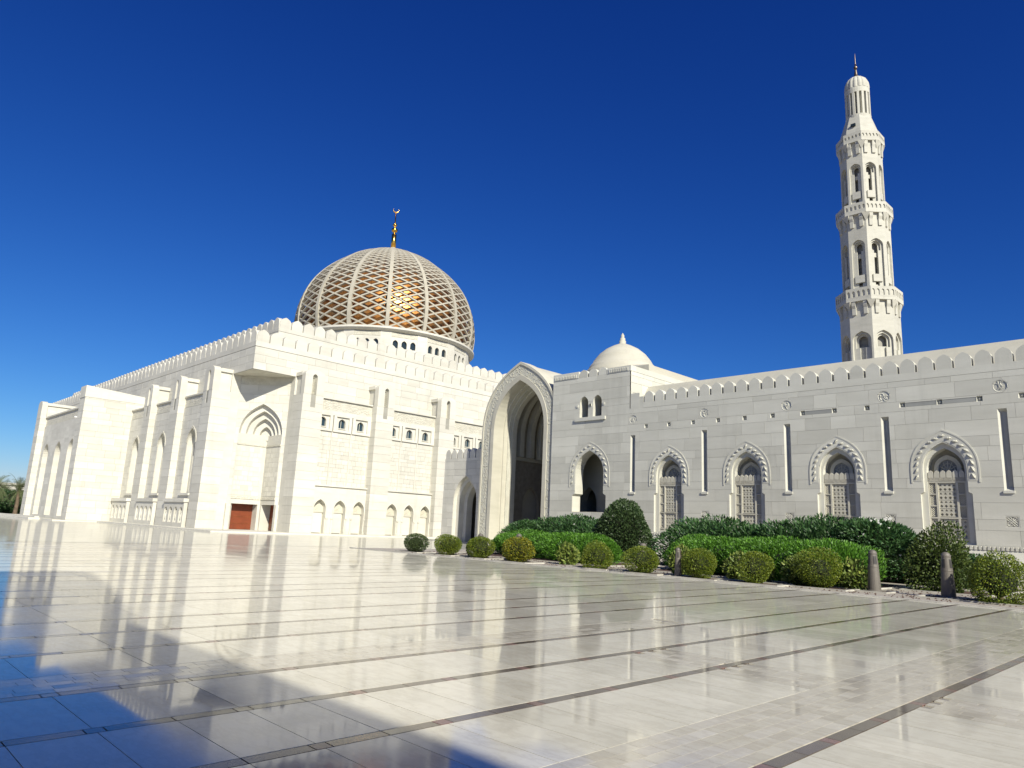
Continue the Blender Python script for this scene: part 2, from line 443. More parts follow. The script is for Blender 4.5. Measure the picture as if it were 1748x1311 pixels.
for i in range(len(STRIPES)-1):
    xa, xb = STRIPES[i]-SW, STRIPES[i+1]+SW           # cell from xa (right) down to xb (left)
    if STRIPES[i] in BAND_AFTER:
        w = BAND_AFTER[STRIPES[i]]
        r = 0; x = xa-0.004
        while x-0.10 > xa-w:
            y = 0.6 if xa > -4 else 1.0
            y += (r % 2)*0.09
            while y < (14 if xa > -4 else 9):
                L = rng.uniform(0.14, 0.24)
                pieces['cobble'].append((x-0.1119, x, y, y+L)); y += L+0.0005
            x -= 0.112; r += 1
        # plain slabs continue the band where the small stones end
        for (y0, y1) in list(slab_rows(-2.2, 0.6 if xa > -4 else 1.0, 0.85))+list(slab_rows(14.2 if xa > -4 else 9.2, KERB_Y, 0.85)):
            pieces['marble_slab'].append((xa-w, xa, y0, y1))
        xa -= w
    segs = [(-2.2, KERB_Y)]
    if -4.0 < xa < 8: segs = [(-2.2, 6.25), (6.95, KERB_Y)]
    for s0, s1 in segs:
        base = s0 if s0 > 0 else 0.97-0.425*7
        for (y0, y1) in slab_rows(base, s1, 0.425 if xb > -5 else 0.85):
            if y1 > -2.2: pieces['marble_slab'].append((xb, xa, max(y0, -2.2), y1))
    if len(segs) == 2:
        y = 6.25+0.004; r = 0
        while y+0.09 < 6.95:
            x = xb+(r % 2)*0.07
            while x < xa-0.04:
                L = min(rng.uniform(0.14, 0.24), xa-x)
                pieces['cobble'].append((x, x+L-0.001, y, y+0.114)); x += L
            y += 0.115; r += 1
for s in STRIPES[:-1]:
    y = 0.97-0.425*7
    while y < KERB_Y-0.7:
        pieces['red_inlay'].append((s-SW+0.004, s+SW-0.004, y-0.05, y+0.05))
        pieces['inlay_strip'].append((s-SW+0.004, s+SW-0.004, y+0.053, y+0.422))
        pieces['inlay_strip'].append((s-SW+0.004, s+SW-0.004, y+0.425, y+0.797))
        y += 0.85
pieces['red_inlay'] = [q for i_, q in enumerate(pieces['red_inlay'])]
for nm, mat in (('marble_slab', 'marble'), ('cobble', 'cobble'), ('inlay_strip', 'inlay_grey'), ('red_inlay', 'inlay_red')):
    lst = pieces[nm]
    lst.sort(key=lambda q: -(in_view((q[0]+q[1])/2, (q[2]+q[3])/2)*(q[1]-q[0])*(q[3]-q[2])))
    rest = MB(); n = 0
    for (x0, x1, y0, y1) in lst:
        gp_ = .0012 if nm == 'cobble' else GAP
        x0 += gp_; x1 -= gp_; y0 += gp_; y1 -= gp_
        if x1-x0 < 0.02 or y1-y0 < 0.02: continue
        tx, ty = rng.gauss(0, 0.00055), rng.gauss(0, 0.00055)
        cx, cy = (x0+x1)/2, (y0+y1)/2
        h = lambda x, y: (x-cx)*tx+(y-cy)*ty+rng.uniform(-.0002, 0)
        vv = [(x0, y0, -.012), (x1, y0, -.012), (x1, y1, -.012), (x0, y1, -.012), (x0, y0, h(x0, y0)), (x1, y0, h(x1, y0)), (x1, y1, h(x1, y1)), (x0, y1, h(x0, y1))]
        fc = [(4, 5, 6, 7), (0, 1, 5, 4), (1, 2, 6, 5), (2, 3, 7, 6), (3, 0, 4, 7)]
        if n < 300:
            mb = MB(); mb.add(vv, fc); mb.build(nm, mat, floor_o); n += 1
        else: rest.add(vv, fc)
    if rest.v: tag(rest.build(nm+'_field', mat, floor_o), kind='stuff')

# planted border: paving sheet, kerb stones, soil beds
bed = MB(); bed.box(-29.0, 12, KERB_Y+0.14, 33.2, -0.05, 0.004)
bed_o = tag(bed.build('border_paving', 'paving'), kind='structure')
x = -29.0; kb = tag(empty('border_kerb', (-29, KERB_Y, 0)), kind='structure')
while x < 6:
    L = rng.uniform(0.85, 1.1); m_ = MB(); m_.box(x+.004, x+L-.004, KERB_Y+.004, KERB_Y+.14, -0.05, 0.022); m_.build('kerb_stone', 'kerb_stone', kb); x += L

# ================================================================== PRAYER HALL
hall = tag(empty('prayer_hall', (-91.8, 61.4, 0)), 'large cream stone prayer hall with battlements and latticed golden dome', 'mosque hall')
HX, HY = -54.7, 24.25            # upper wall planes (east face x, south face y)
HXF, HYF = -129.0, 98.6
BX, BY = -53.1, 22.7             # buttress fronts
PX, PY = -53.7, 23.25            # bay fronts
body = MB()
body.box(HXF, HX-.03, HY+.03, HYF, 12.86, 14.80)
# lower mass stays behind the cut corner
body.box(HXF, -59.3, 26.0, HYF, 0, 12.86); body.box(-59.3, HX-.03, 28.9, HYF, 0, 12.86); body.box(HXF, -60.0, HY+.03, 26.0, 0, 12.86)
body.box(HXF+3.45, HX-3.45-.03, HY+3.45+.03, HYF-3.45, 14.8, 17.42)
body.build('wall_core', 'stone_joint', hall)
hb = StoneBudget(290)
# parapet soffit at the corner is carved
sf = MB(); sf.add([(-58.4, HY+.03, 12.84), (-58.4, 28.2, 12.84), (HX-.03, 28.2, 12.84), (HX-.03, HY+.03, 12.84)], [(0, 1, 2, 3)]); sf.build('corner_soffit', 'carved_hall', hall)
FE, FL = FX(HX), FY(HY)
stone_wall(hall, FE, [rect(HY+.052, 66, 12.86, 14.72)], [], 'stone_hall', [0.62], (1.2, 2.2), rng, hb, depth=.05, gap=.014)
stone_wall(hall, FL, [rect(HXF, HX, 12.86, 14.72)], [], 'stone_hall', [0.62], (1.2, 2.2), rng, hb, depth=.05, gap=.014)
stone_wall(hall, FE, [rect(28.0, 66, 11.3, 12.86)], [], 'stone_hall', [0.78], (1.2, 2.2), rng, hb, depth=.05, gap=.014)
stone_wall(hall, FL, [rect(HXF, -58.4, 11.3, 12.86)], [], 'stone_hall', [0.78], (1.2, 2.2), rng, hb, depth=.05, gap=.014)
# parapet slabs and battlements, two tiers
for (fr, u0, u1, z0) in ((FE, HY, HYF, 14.76), (FL, HXF, HX, 14.76)):
    m_ = MB(); fr.box(m_, u0, u1, z0, z0+.42, -.01, .45); m_.build('parapet', 'stone_hall', hall)
    merlons(hall, fr, u0, u1, z0+.42, 1.15, 1.06, 1.03, .45, -.01, 'stone_hall')
FE2, FL2 = FX(HX-3.45), FY(HY+3.45)
for (fr, u0, u1, z0) in ((FE2, HY+3.45, HYF-3.45, 17.36), (FL2, HXF+3.45, HX-3.45, 17.36)):
    m_ = MB(); fr.box(m_, u0, u1, 14.8, z0-.03, -.02, .1); m_.build('upper_wall', 'stone_hall', hall)
    m_ = MB(); fr.box(m_, u0, u1, z0, z0+.32, -.03, .45); m_.build('parapet', 'stone_hall', hall)
    merlons(hall, fr, u0, u1, z0+.32, 1.15, 1.06, 1.0, .45, -.03, 'stone_hall')

def buttress(fr, u0, u1, dep, slit=True, screen=True, top=13.25):
    """stacked stones in front of the wall; fr at the wall plane"""
    root = empty('buttress', fr.p((u0+u1)/2, 0, -dep/2)); root.parent = hall; root.matrix_parent_inverse = Matrix.Translation(-WLOC[hall.name])
    WLOC[root.name] = fr.p((u0+u1)/2, 0, -dep/2)
    c = MB(); fr.box(c, u0+.02, u1-.02, 0.1, 11.3, -dep+.02, .0); c.build('core', 'stone_joint', root)
    z = 0.1; i = 0
    while z < 11.29:
        ze = min(z+.70, 11.3)
        if 11.3-ze < .2: ze = 11.3
        cut = rng.uniform(.35, .65)*dep if i % 2 else None
        m_ = MB()
        if slit and ze > 10.3:
            uc = (u0+u1)/2; lo = max(z, 10.25)
            V, o = tri_fill([rect(u0, u1, z+.007, ze-.007), rect(uc-.22, uc+.22, lo, ze+1)], lambda s: 0 if s == {0} else None)
            solid(m_, fr, V, o[0], -dep, -.0, True)
        else: fr.box(m_, u0, u1, z+.007, ze-.007, -dep, 0)
        m_.build('stone', 'stone_hall', root); z = ze; i += 1
    uc = (u0+u1)/2
    cap = MB(); hw = (u1-u0)/2-.03
    out = [(uc-hw, 11.3), (uc+hw, 11.3), (uc+hw, top-.25)]+[(uc+hw*math.cos(a), top-.25+.42*math.sin(a)) for a in (math.radians(q) for q in (20, 45, 70, 90, 110, 135, 160))]+[(uc-hw, top-.25)]
    ah = [(uc-.22, 11.2), (uc+.22, 11.2)]+arch_curve(uc, .22, 12.75, 13.05, 4)
    if slit: V, o = tri_fill([out, ah], lambda s: 0 if s == {0} else None)
    else: V, o = tri_fill([out], lambda s: 0)
    solid(cap, fr, V, o[0], -dep-.015, -dep+.55, True)
    cap.build('buttress_cap', 'stone_hall', root)
    sh = MB(); fr.box(sh, u0+.18, u1-.18, 11.3, top-.35, -dep+.55, 0); fr.box(sh, u0+.02, u1-.02, top-.35, top-.05, -dep+.55, 0); sh.build('shoulder', 'stone_hall', root)
    if slit:
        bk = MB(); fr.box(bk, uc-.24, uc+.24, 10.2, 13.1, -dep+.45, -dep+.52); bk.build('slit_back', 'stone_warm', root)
        if screen:
            sc = MB(); z = 10.3
            while z < 12.9:
                for k in (-1, 1):
                    a_ = fr.p(uc-.2*k, z, -dep+.25); b_ = fr.p(uc+.2*k, z+.2, -dep+.25); sc.tube([a_, b_], .03, 4)
                z += .2
            sc.build('pierced_screen', 'carved_hall', root)
    return root

def bay_east(y0, y1, wins):
    fr = FX(PX); n = len(wins)
    root = empty('wall_bay', fr.p((y0+y1)/2, 0, .5)); root.parent = hall; root.matrix_parent_inverse = Matrix.Translation(-WLOC[hall.name]); WLOC[root.name] = fr.p((y0+y1)/2, 0, .5)
    arches = [arch(w+.33, .56, .1, 2.05, 2.87, 6) for w in wins]
    m_ = MB(); plate(m_, fr, rect(y0, y1, .1, 3.45), arches, 0, .45, False); m_.build('arcade_base', 'stone_hall', root)
    for a_, w in zip(arches, wins):
        c = w+.33
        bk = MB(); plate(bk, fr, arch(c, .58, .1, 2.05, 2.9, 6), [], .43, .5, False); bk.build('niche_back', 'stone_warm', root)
        pn = MB(); fr.box(pn, c-.42, c+.42, .15, 1.78, .30, .44); pn.build('niche_panel', 'stone_hall', root)
        ln = MB(); plate(ln, fr, [(c-.5, 1.8), (c+.5, 1.8), (c+.5, 1.98), (c+.2, 1.99), (c, 2.12), (c-.2, 1.99), (c-.5, 1.98)], [], .24, .44, False); ln.build('niche_lintel', 'stone_warm', root)
        rim = MB(); plate(rim, fr, arch(c, .66, 1.35, 2.05, 3.02, 6), [arch(c, .56, .9, 2.05, 2.87, 6)], -.04, .02, False); rim.build('arch_rim', 'stone_hall', root)
        for sgn in (-1, 1):
            q = MB(); q.lathe([(.10, .1), (.10, .25), (.06, .3), (.06, 1.25), (.11, 1.3), (.11, 1.42)], 10, tuple(fr.p(c+sgn*.70, 0, -.03)[:2])); q.build('colonnette', 'stone_hall', root, smooth=False)
    s_ = MB(); fr.box(s_, y0, y1, 3.45, 3.95, .0, .6); s_.build('plain_band', 'stone_hall', root)
    s_ = MB(); fr.box(s_, y0, y1, 3.95, 4.07, -.14, .6); s_.build('sill_moulding', 'stone_hall', root)
    # three vertical panels of stones
    bk = MB(); fr.box(bk, y0, y1, 4.05, 8.7, .28, .95); fr.box(bk, y0, y1, 8.7, 10.35, .62, .95); bk.build('panel_core', 'stone_joint', root)
    edges = [y0]+[(wins[i]+wins[i+1])/2 for i in range(n-1)]+[y1]
    fi = Frame(fr.p(0, 0, .25), fr.u, fr.d)
    bud = StoneBudget(60)
    holes = [rect(w-.62, w+.62, 8.75, 9.93) for w in wins]
    stone_wall(root, fi, [rect(edges[i]+.05, edges[i+1]-.05, 4.07, 8.6) for i in range(n)], [], 'stone_hall', [.38, .30, .44], (.3, .95), rng, bud, depth=.05, gap=.016, name='panel_stone')
    fl = MB(); plate(fl, fr, rect(y0, y1, 8.6, 10.35), [rect(w-.62, w+.62, 8.75, 9.93) for w in wins]+[rect(edges[i]-.05, edges[i]+.05, 8.4, 10.0) for i in range(1, n)], .12, .3, False); fl.build('window_band', 'stone_hall', root)
    for w in wins:
        sq = MB(); plate(sq, fr, rect(w-.64, w+.64, 8.73, 9.95), [arch(w, .33, 8.95, 9.42, 9.78, 5)], .27, .6, False)
        fo = sq.build('window_frame', 'stone_hall', root)
        gl = MB(); fr.box(gl, w-.36, w+.36, 8.9, 9.85, .50, .56); gl.build('window_glass', 'blue_glass', root)
        gv = MB(); fr.box(gv, w-.02, w+.02, 8.95, 9.75, .47, .50); gv.build('mullion', 'stone_warm', root)
        sl_ = MB(); fr.box(sl_, w-.36, w+.36, 8.9, 8.97, .2, .3); sl_.build('window_sill', 'stone_hall', root)
    fz = MB(); fr.box(fz, y0, y1, 10.35, 11.3, .17, .9); fz.build('carved_frieze', 'carved_hall', root)
    cp = MB(); fr.box(cp, y0, y1, 11.30, 11.42, .0, .97); cp.build('frieze_coping', 'stone_hall', root)
    for i in range(n+1):
        e = edges[i]; p_ = MB(); fr.box(p_, max(y0, e-.04), min(y1, e+.04), 4.07, 8.6, .2, .3); p_.build('pilaster_strip', 'stone_hall', root)

def bay_south(x0, x1):
    fr = FY(PY); c = (x0+x1)/2
    root = empty('wall_bay', fr.p(c, 0, .5)); root.parent = hall; root.matrix_parent_inverse = Matrix.Translation(-WLOC[hall.name]); WLOC[root.name] = fr.p(c, 0, .5)
    hole = arch(c, .95, 2.9, 7.2, 8.45, 8)
    core_wall(root, fr, [rect(x0, x1, .1, 10.45)], [hole], .03, .75, 'stone_hall', 'bay_core')
    stone_wall(root, fr, [rect(x0, x1, .1, 10.4)], [hole], 'stone_hall', [.70, .5], (.9, 1.9), rng, StoneBudget(60), depth=.03, gap=.012)
    rim = MB(); plate(rim, fr, arch(c, 1.05, 7.2, 7.2, 8.66, 8), [arch(c, .95, 2.9, 7.2, 8.45, 8)], -.05, .02, False); rim.build('arch_rim', 'carved_hall', root)
    inn = MB(); plate(inn, fr, arch(c, 1.0, 2.9, 7.2, 8.5, 8), [arch(c, .55, 3.0, 6.9, 7.8, 6)], .5, 1.3, False); inn.build('inner_arch', 'stone_hall', root)
    gl = MB(); fr.box(gl, c-.7, c+.7, 2.9, 8.2, 1.2, 1.3); go = gl.build('window_glass', 'dark_glass', root)
    gr = MB()
    for k in range(9): fr.box(gr, c-.6, c+.6, 3.2+k*.5, 3.24+k*.5, 1.12, 1.19)
    for k in range(4): fr.box(gr, c-.5+k*.33, c-.46+k*.33, 3, 8.0, 1.10, 1.17)
    gr.build('window_grille', 'stone_warm', root)
    tr_ = MB(); fr.box(tr_, c-.6, c+.6, 4.75, 5.15, .75, .95); tr_.build('window_transom', 'stone_hall', root)
    sl_ = MB(); fr.box(sl_, c-1.1, c+1.1, 2.72, 2.9, -.12, .9); sl_.build('window_sill', 'stone_hall', root)
    fz = MB(); fr.box(fz, x0, x1, 10.45, 11.35, .05, .9); fz.build('carved_frieze', 'carved_hall', root)
    cp = MB(); fr.box(cp, x0, x1, 11.35, 11.47, -.08, .98); cp.build('frieze_coping', 'stone_hall', root)
    # balustrade of little arches
    d0, d1 = -.75, -.05; w = x1-x0
    rl = MB(); fr.box(rl, x0+.3, x1-.3, 2.12, 2.4, d0-.1, d1); rl.build('balustrade_rail', 'stone_hall', root)
    nA = 4; p = (w-.8)/nA
    ho = [arch(x0+.4+(i+.5)*p, .33, .45, 1.35, 1.75, 5) for i in range(nA)]
    pl = MB(); plate(pl, fr, rect(x0+.4, x1-.4, .1, 2.12), ho, d0, d0+.3, True); pl.build('balustrade_arcade', 'stone_hall', root)
    for i in range(nA):
        q = fr.p(x0+.4+(i+.5)*p, 0, d0+.12); b_ = MB(); b_.lathe([(.13, .45), (.13, .55), (.07, .62), (.12, .95), (.06, 1.25), (.10, 1.35), (.10, 1.42)], 10, (q.x, q.y)); b_.build('baluster', 'stone_hall', root)

for k in range(6):
    y = 28.0+7.2*k; buttress(FE, y, y+1.87, HX*-1+BX, screen=(k < 2))
for k in range(3):
    x = -58.4-7.2*k; buttress(FL, x-1.87, x, HY-BY)
for k in range(5):
    y0 = 28.0+7.2*k+1.87; bay_east(y0, y0+5.33, [y0+.62, y0+2.5, y0+4.36])
for k in range(3):
    x1 = -58.4-7.2*k-1.87; bay_south(x1-5.33, x1)

# projecting block of the south face
WF = Frame((0, 19.2, 0), (1, 0, 0), (0, 1, 0))
pb = MB(); pb.box(-99.3, -80.03, 20.9, HY, 0, 12.4); pb.build('projecting_block_core', 'stone_joint', hall)
blk = empty('corner_block', (-81, 21, 0)); blk.parent = hall; blk.matrix_parent_inverse = Matrix.Translation(-WLOC[hall.name]); WLOC[blk.name] = Vector((-81, 21, 0))
cb = MB(); cb.box(-81.85, -80.03, 18.78, 24.2, 0.05, 12.9); cb.build('core', 'stone_joint', blk)
stone_wall(blk, FX(-80.0), [rect(18.75+.052, HY, .1, 12.2)], [], 'stone_hall', [.70, .55], (1.0, 2.0), rng, StoneBudget(150), depth=.05, gap=.014)
stone_wall(blk, FY(18.75), [rect(-81.87, -80.0, .1, 12.2)], [], 'stone_hall', [.70, .55], (1.0, 2.0), rng, StoneBudget(60), depth=.05, gap=.014)
cp = MB(); plate(cp, FX(-80.0), [(18.7, 12.2), (HY, 12.2), (HY, 12.95), (18.7, 13.35)], [], -.04, 1.9, True); cp.build('block_coping', 'stone_hall', blk)
wb = empty('wall_bay', (-90, 19.5, 0)); wb.parent = hall; wb.matrix_parent_inverse = Matrix.Translation(-WLOC[hall.name]); WLOC[wb.name] = Vector((-90, 19.5, 0))
ax = (-84.3, -89.6, -94.9)
hol = [arch(c, 1.25, .4, 6.9, 8.3, 8) for c in ax]
stone_wall(wb, WF, [rect(-97.4, -81.87, .1, 10.4)], hol, 'stone_hall', [.70, .5], (1.0, 2.2), rng, StoneBudget(90), depth=1.5, gap=.0)
for c in ax:
    ib = MB(); plate(ib, WF, rect(c-1.3, c+1.3, .1, 8.4), [arch(c, .45, .6, 2.9, 3.6, 5)], 1.2, 1.6, False); ib.build('niche_back', 'stone_hall', wb)
    ib = MB(); WF.box(ib, c-1.2, c+1.2, 4.6, 5.0, 1.05, 1.25); WF.box(ib, c-1.2, c+1.2, 4.1, 4.25, 1.05, 1.25); ib.build('niche_moulding', 'carved_hall', wb)
fz = MB(); WF.box(fz, -97.4, -81.87, 10.4, 11.4, .08, 1.5); fz.build('carved_frieze', 'carved_hall', wb)
fz = MB(); WF.box(fz, -97.4, -81.87, 11.4, 11.55, -.06, 1.6); fz.build('frieze_coping', 'stone_hall', wb)
FB = FY(HY)
b1 = buttress(FB, -99.3, -97.4, HY-18.6, slit=False)
b2 = buttress(FB, -121.0, -119.1, HY-BY, slit=False)
sc_ = MB(); sc_.tube([(-82.3, 19.1, 10.3), (-82.3, 18.6, 10.3)], .09, 8); sc_.build('security_camera', 'camera_white', wb)

# cut corner: V-shaped niche under the parapet
cor = empty('corner_niche', (-56.9, 26.5, 0)); cor.parent = hall; cor.matrix_parent_inverse = Matrix.Translation(-WLOC[hall.name]); WLOC[cor.name] = Vector((-56.9, 26.5, 0))
q2 = math.sqrt(.5)
FC = Frame((-56.9, 26.5, 0), (q2, q2, 0), (-q2, q2, 0))
CW = 1.82
hole = arch(0, CW, .1, 7.85, 10.5, 10)
core_wall(cor, FC, [rect(-2.12, 2.12, .1, 12.86)], [hole], .03, .42, 'stone_hall', 'niche_wall_core')
stone_wall(cor, FC, [rect(-2.12, 2.12, .1, 12.1)], [hole], 'stone_hall', [.70], (.9, 1.7), rng, StoneBudget(120), depth=.03, gap=.012)
fzc = MB(); FC.box(fzc, -2.12, 2.12, 12.1, 12.85, .01, .025); fzc.build('carved_frieze', 'carved_hall', cor)
# side cheeks of the cut corner (buttress flanks further back)
ck = MB(); ck.box(-60.2, -58.42, HY-.02, 25.15, .1, 12.86); ck.box(-55.5, HX+.02, 28.02, 29.8, .1, 12.86); ck.build('corner_cheek', 'stone_hall', cor)
dl = 0.43; prof = [(CW, 10.5), (CW-dl, 9.96), (CW-2*dl, 9.38), (CW-3*dl, 8.74)]
for i in range(4):
    hw, za = prof[i]; d0 = dl*i
    if i < 3:
        hw2, za2 = prof[i+1]
        m_ = MB()
        ou = [(-hw-.02, 7.75), (hw+.02, 7.75)]+arch_curve(0, hw+.02, 7.85, za+.03, 10)
        # corbel: lower ends rounded
        plate(m_, FC, ou, [arch(0, hw2, 7.6, 7.85, za2, 10)], d0+dl, d0+2*dl, True)
        m_.build('nested_arch', 'stone_hall', cor)
        for sgn in (-1, 1):
            q = MB(); uu = sgn*(hw-dl*.5); w_ = dl*.5
            q.add([FC.p(uu+w_*math.cos(a), 7.85-.35*max(0, math.sin(a)) if 0 else 7.85, d0+dl-.01) for a in (0,)], [])
            pts = [(uu-w_, 7.78), (uu-w_*.7, 7.62), (uu, 7.45), (uu+w_*.7, 7.62), (uu+w_, 7.78)]
            q = MB(); plate(q, FC, pts, [], d0+dl*.9, d0+dl*1.5, True); q.build('corbel', 'stone_hall', cor)
    else:
        m_ = MB(); plate(m_, FC, arch(0, hw+.02, 7.6, 7.85, za+.02, 8), [], d0+dl*.98, d0+dl*1.2, True); m_.build('nested_arch_back', 'stone_hall', cor)
AV = FC.p(0, 0, CW)               # inner corner of the V
FVL = Frame((AV.x, 0, 0), (0, 1, 0), (-1, 0, 0)); FVR = Frame((0, AV.y, 0), (1, 0, 0), (0, 1, 0))
yl0, yl1 = AV.y-2*CW*q2, AV.y; xr0, xr1 = AV.x, AV.x+2*CW*q2
vl = MB(); plate(vl, FVL, rect(yl0+.01, yl1, 2.2, 8.0), [], .0, .3, False); plate(vl, FVR, rect(xr0, xr1-.01, 2.2, 8.0), [], .0, .3, False)
vl.build('niche_wall', 'stone_hall', cor)
bd = StoneBudget(80)
stone_wall(cor, Frame(FVL.o+Vector((.02, 0, 0)), FVL.u, FVL.d), [rect(yl0+.05, yl1-.3, 2.9, 6.9)], [], 'stone_hall', [.4], (.3, .8), rng, bd, depth=.03, gap=.014, name='panel_stone')
stone_wall(cor, Frame(FVR.o-Vector((0, .02, 0)), FVR.u, FVR.d), [rect(xr0+.3, xr1-.05, 2.9, 6.9)], [], 'stone_hall', [.4], (.3, .8), rng, bd, depth=.03, gap=.014, name='panel_stone')
mo = MB(); FVL.box(mo, yl0, yl1-.1, 7.05, 7.2, -.06, .02); FVR.box(mo, xr0+.1, xr1, 7.05, 7.2, -.06, .02)
FVL.box(mo, yl0, yl1-.1, 2.6, 2.8, -.05, .02); FVR.box(mo, xr0+.1, xr1, 2.6, 2.8, -.05, .02); mo.build('niche_moulding', 'carved_hall', cor)
jb = MB(); FVL.box(jb, yl1-.22, yl1+.2, .1, 2.2, 0, 1.4); FVR.box(jb, xr0+.01, xr0+.22, .1, 2.2, .003, 1.4); jb.build('door_pier', 'stone_hall', cor)
for fr, a_, b_ in ((FVL, yl0-.3, yl0+.06), (FVR, xr1-.06, xr1+.3)):
    jb = MB(); fr.box(jb, a_, b_, .1, 2.2, 0, 1.2); jb.build('door_jamb', 'stone_hall', cor)
for fr, a_, b_ in ((FVL, yl0, yl1-.2), (FVR, xr0+.2, xr1)):
    do = MB(); fr.box(do, a_, b_, .12, 2.25, .85, .95); d_o = do.build('wooden_door', 'door_wood', cor)
    st = MB()
    for k in range(10):
        for z in (.6, 1.15):
            pnt = fr.p(a_+.2+k*(b_-a_-.4)/9, z, .84); st.box(pnt.x-.025, pnt.x+.025, pnt.y-.025, pnt.y+.025, z-.025, z+.025)
    st.build('door_studs', 'door_stud', d_o)
# plinth steps round the hall
pl_ = MB(); pl_.box(-60.5, -51.6, 21.2, 70, -.02, .10); pl_.build('plinth_step', 'stone_hall', hall)
pl_ = MB(); pl_.box(-79.6, -60.52, 21.4, 26, -.02, .11); pl_.build('plinth_step', 'stone_hall', hall)
pl_ = MB(); pl_.box(-122, -79.62, 17.6, 26, -.02, .09); pl_.build('plinth_step', 'stone_hall', hall)
pl_ = MB(); pl_.box(-108, -84.5, 16.6, 17.58, -.02, .16); pl_.box(-107, -85, 17.2, 17.59, .16, .3); pl_.build('plinth_step', 'stone_hall', hall)

# ------------------------------------------------------------------ great dome
DC = (-91.8, 61.4)
ZR = 27.7
def dome_r(z):
    pts = [(ZR, 13.55), (29.5, 13.85), (31.0, 13.9), (33.0, 13.6), (35, 12.95), (37, 11.85), (39, 10.15), (41.0, 7.75), (42.3, 5.6), (43.2, 3.6), (43.8, 2.0), (44.3, 0.55)]
    for i in range(len(pts)-1):
        if z <= pts[i+1][0]:
            t = (z-pts[i][0])/(pts[i+1][0]-pts[i][0]); p0 = pts[max(i-1, 0)]; p3 = pts[min(i+2, len(pts)-1)]
            m1 = (pts[i+1][1]-p0[1])/(pts[i+1][0]-p0[0]); m2 = (p3[1]-pts[i][1])/(p3[0]-pts[i][0]); h = pts[i+1][0]-pts[i][0]
            return (2*t**3-3*t*t+1)*pts[i][1]+(t**3-2*t*t+t)*h*m1+(-2*t**3+3*t*t)*pts[i+1][1]+(t**3-t*t)*h*m2
    return pts[-1][1]
def zlist(n, z0=ZR, z1=44.25):
    # denser towards the top
    return [z0+(z1-z0)*math.sin(i/n*PI/2) for i in range(n+1)]
zs = zlist(40)
gd = MB(); gd.lathe([(max(dome_r(z)*0.945-.3, .05), z-.25) for z in zs], 96, DC)
dome = gd.build('great_dome', 'gold_mosaic', hall, smooth=True)
# conformal parameter along the meridian
Z = [ZR+(44.0-ZR)*(1-(1-i/240)**1.6) for i in range(241)]
Vp = [0.0]
for i in range(240):
    ds = math.hypot(Z[i+1]-Z[i], dome_r(Z[i+1])-dome_r(Z[i])); Vp.append(Vp[-1]+ds/((dome_r(Z[i])+dome_r(Z[i+1]))/2))
def z_of_v(v): return float(np.interp(v, Vp, Z))
def bar(mb, path, w, dep):
    """path of (angle, z); flat bar following the dome surface"""
    pts = []
    for a, z in path:
        r = dome_r(z); pts.append(Vector((DC[0]+r*math.cos(a), DC[1]+r*math.sin(a), z)))
    n = len(pts); vs_ = []
    for i, (a, z) in enumerate(path):
        tng = (pts[min(i+1, n-1)]-pts[max(i-1, 0)]).normalized()
        dz = .05; dr = (dome_r(min(z+dz, 44.2))-dome_r(max(z-dz, ZR)))/(min(z+dz, 44.2)-max(z-dz, ZR))
        nrm = Vector((math.cos(a), math.sin(a), -dr)).normalized()
        sd = tng.cross(nrm).normalized()
        sc = min(1.0, 0.35+dome_r(z)/10)
        ww = w*sc
        for s_, d_ in ((-1, 0), (1, 0), (1, -1), (-1, -1)):
            vs_.append(pts[i]+sd*(s_*ww/2)+nrm*(d_*dep))
    fs = []
    for i in range(n-1):
        for k in range(4): fs.append((i*4+k, i*4+(k+1) % 4, (i+1)*4+(k+1) % 4, (i+1)*4+k))
    fs += [(3, 2, 1, 0), ((n-1)*4, (n-1)*4+1, (n-1)*4+2, (n-1)*4+3)]
    mb.add(vs_, fs)
NR = 16; NB = 32; CF = 2.25
vmax = float(np.interp(43.7, Z, Vp))
for k in range(NR):
    a = 2*PI*(k+.5)/NR; m_ = MB()
    bar(m_, [(a, z) for z in zlist(36, ZR, 44.1)], .50, .62)
    for i, v_ in enumerate(m_.v):      # proud of the lattice
        dx, dy = v_[0]-DC[0], v_[1]-DC[1]; r = math.hypot(dx, dy)+1e-6; m_.v[i] = (v_[0]+dx/r*.10, v_[1]+dy/r*.10, v_[2])
    m_.build('rib', 'stone_lattice', dome)
for sgn in (-1, 1):
    for k in range(NB):
        a0 = 2*PI*k/NB; m_ = MB(); n = 60
        bar(m_, [(a0+sgn*CF*vmax*i/n, z_of_v(vmax*i/n)) for i in range(n+1)], .205, .32 if sgn > 0 else .30)
        m_.build('lattice_bar', 'stone_lattice', dome)
cap = MB(); cap.lathe([(dome_r(z)+.06, z) for z in (43.0, 43.3, 43.6, 43.9, 44.15)]+[(.5, 44.4), (.35, 44.7)], 48, DC); cap.build('dome_cap', 'stone_lattice', dome, smooth=True)
sp = MB(); sp.lathe([(.40, 44.3), (.38, 46.9), (.2, 47.0), (.18, 47.2), (.42, 47.4), (.52, 47.65), (.42, 47.9), (.15, 48.05), (.15, 48.25), (.32, 48.4), (.36, 48.6), (.2, 48.8), (.1, 48.95), (.08, 50.75)], 20, DC); sp.build('finial', 'gold_spire', dome, smooth=True)
cr = MB(); ang = [math.radians(a) for a in range(-200, 21, 10)]
cdir = Vector((-.55, -.83, 0)).normalized()
ctr = Vector((DC[0], DC[1], 51.2)); cpt = [ctr+cdir*(.46*math.cos(a))+Vector((0, 0, .46*math.sin(a))) for a in ang]
cr.tube(cpt, [.02+.10*math.sin(i/(len(ang)-1)*PI) for i in range(len(ang))], 6); cr.build('crescent', 'gold_spire', dome, smooth=True)
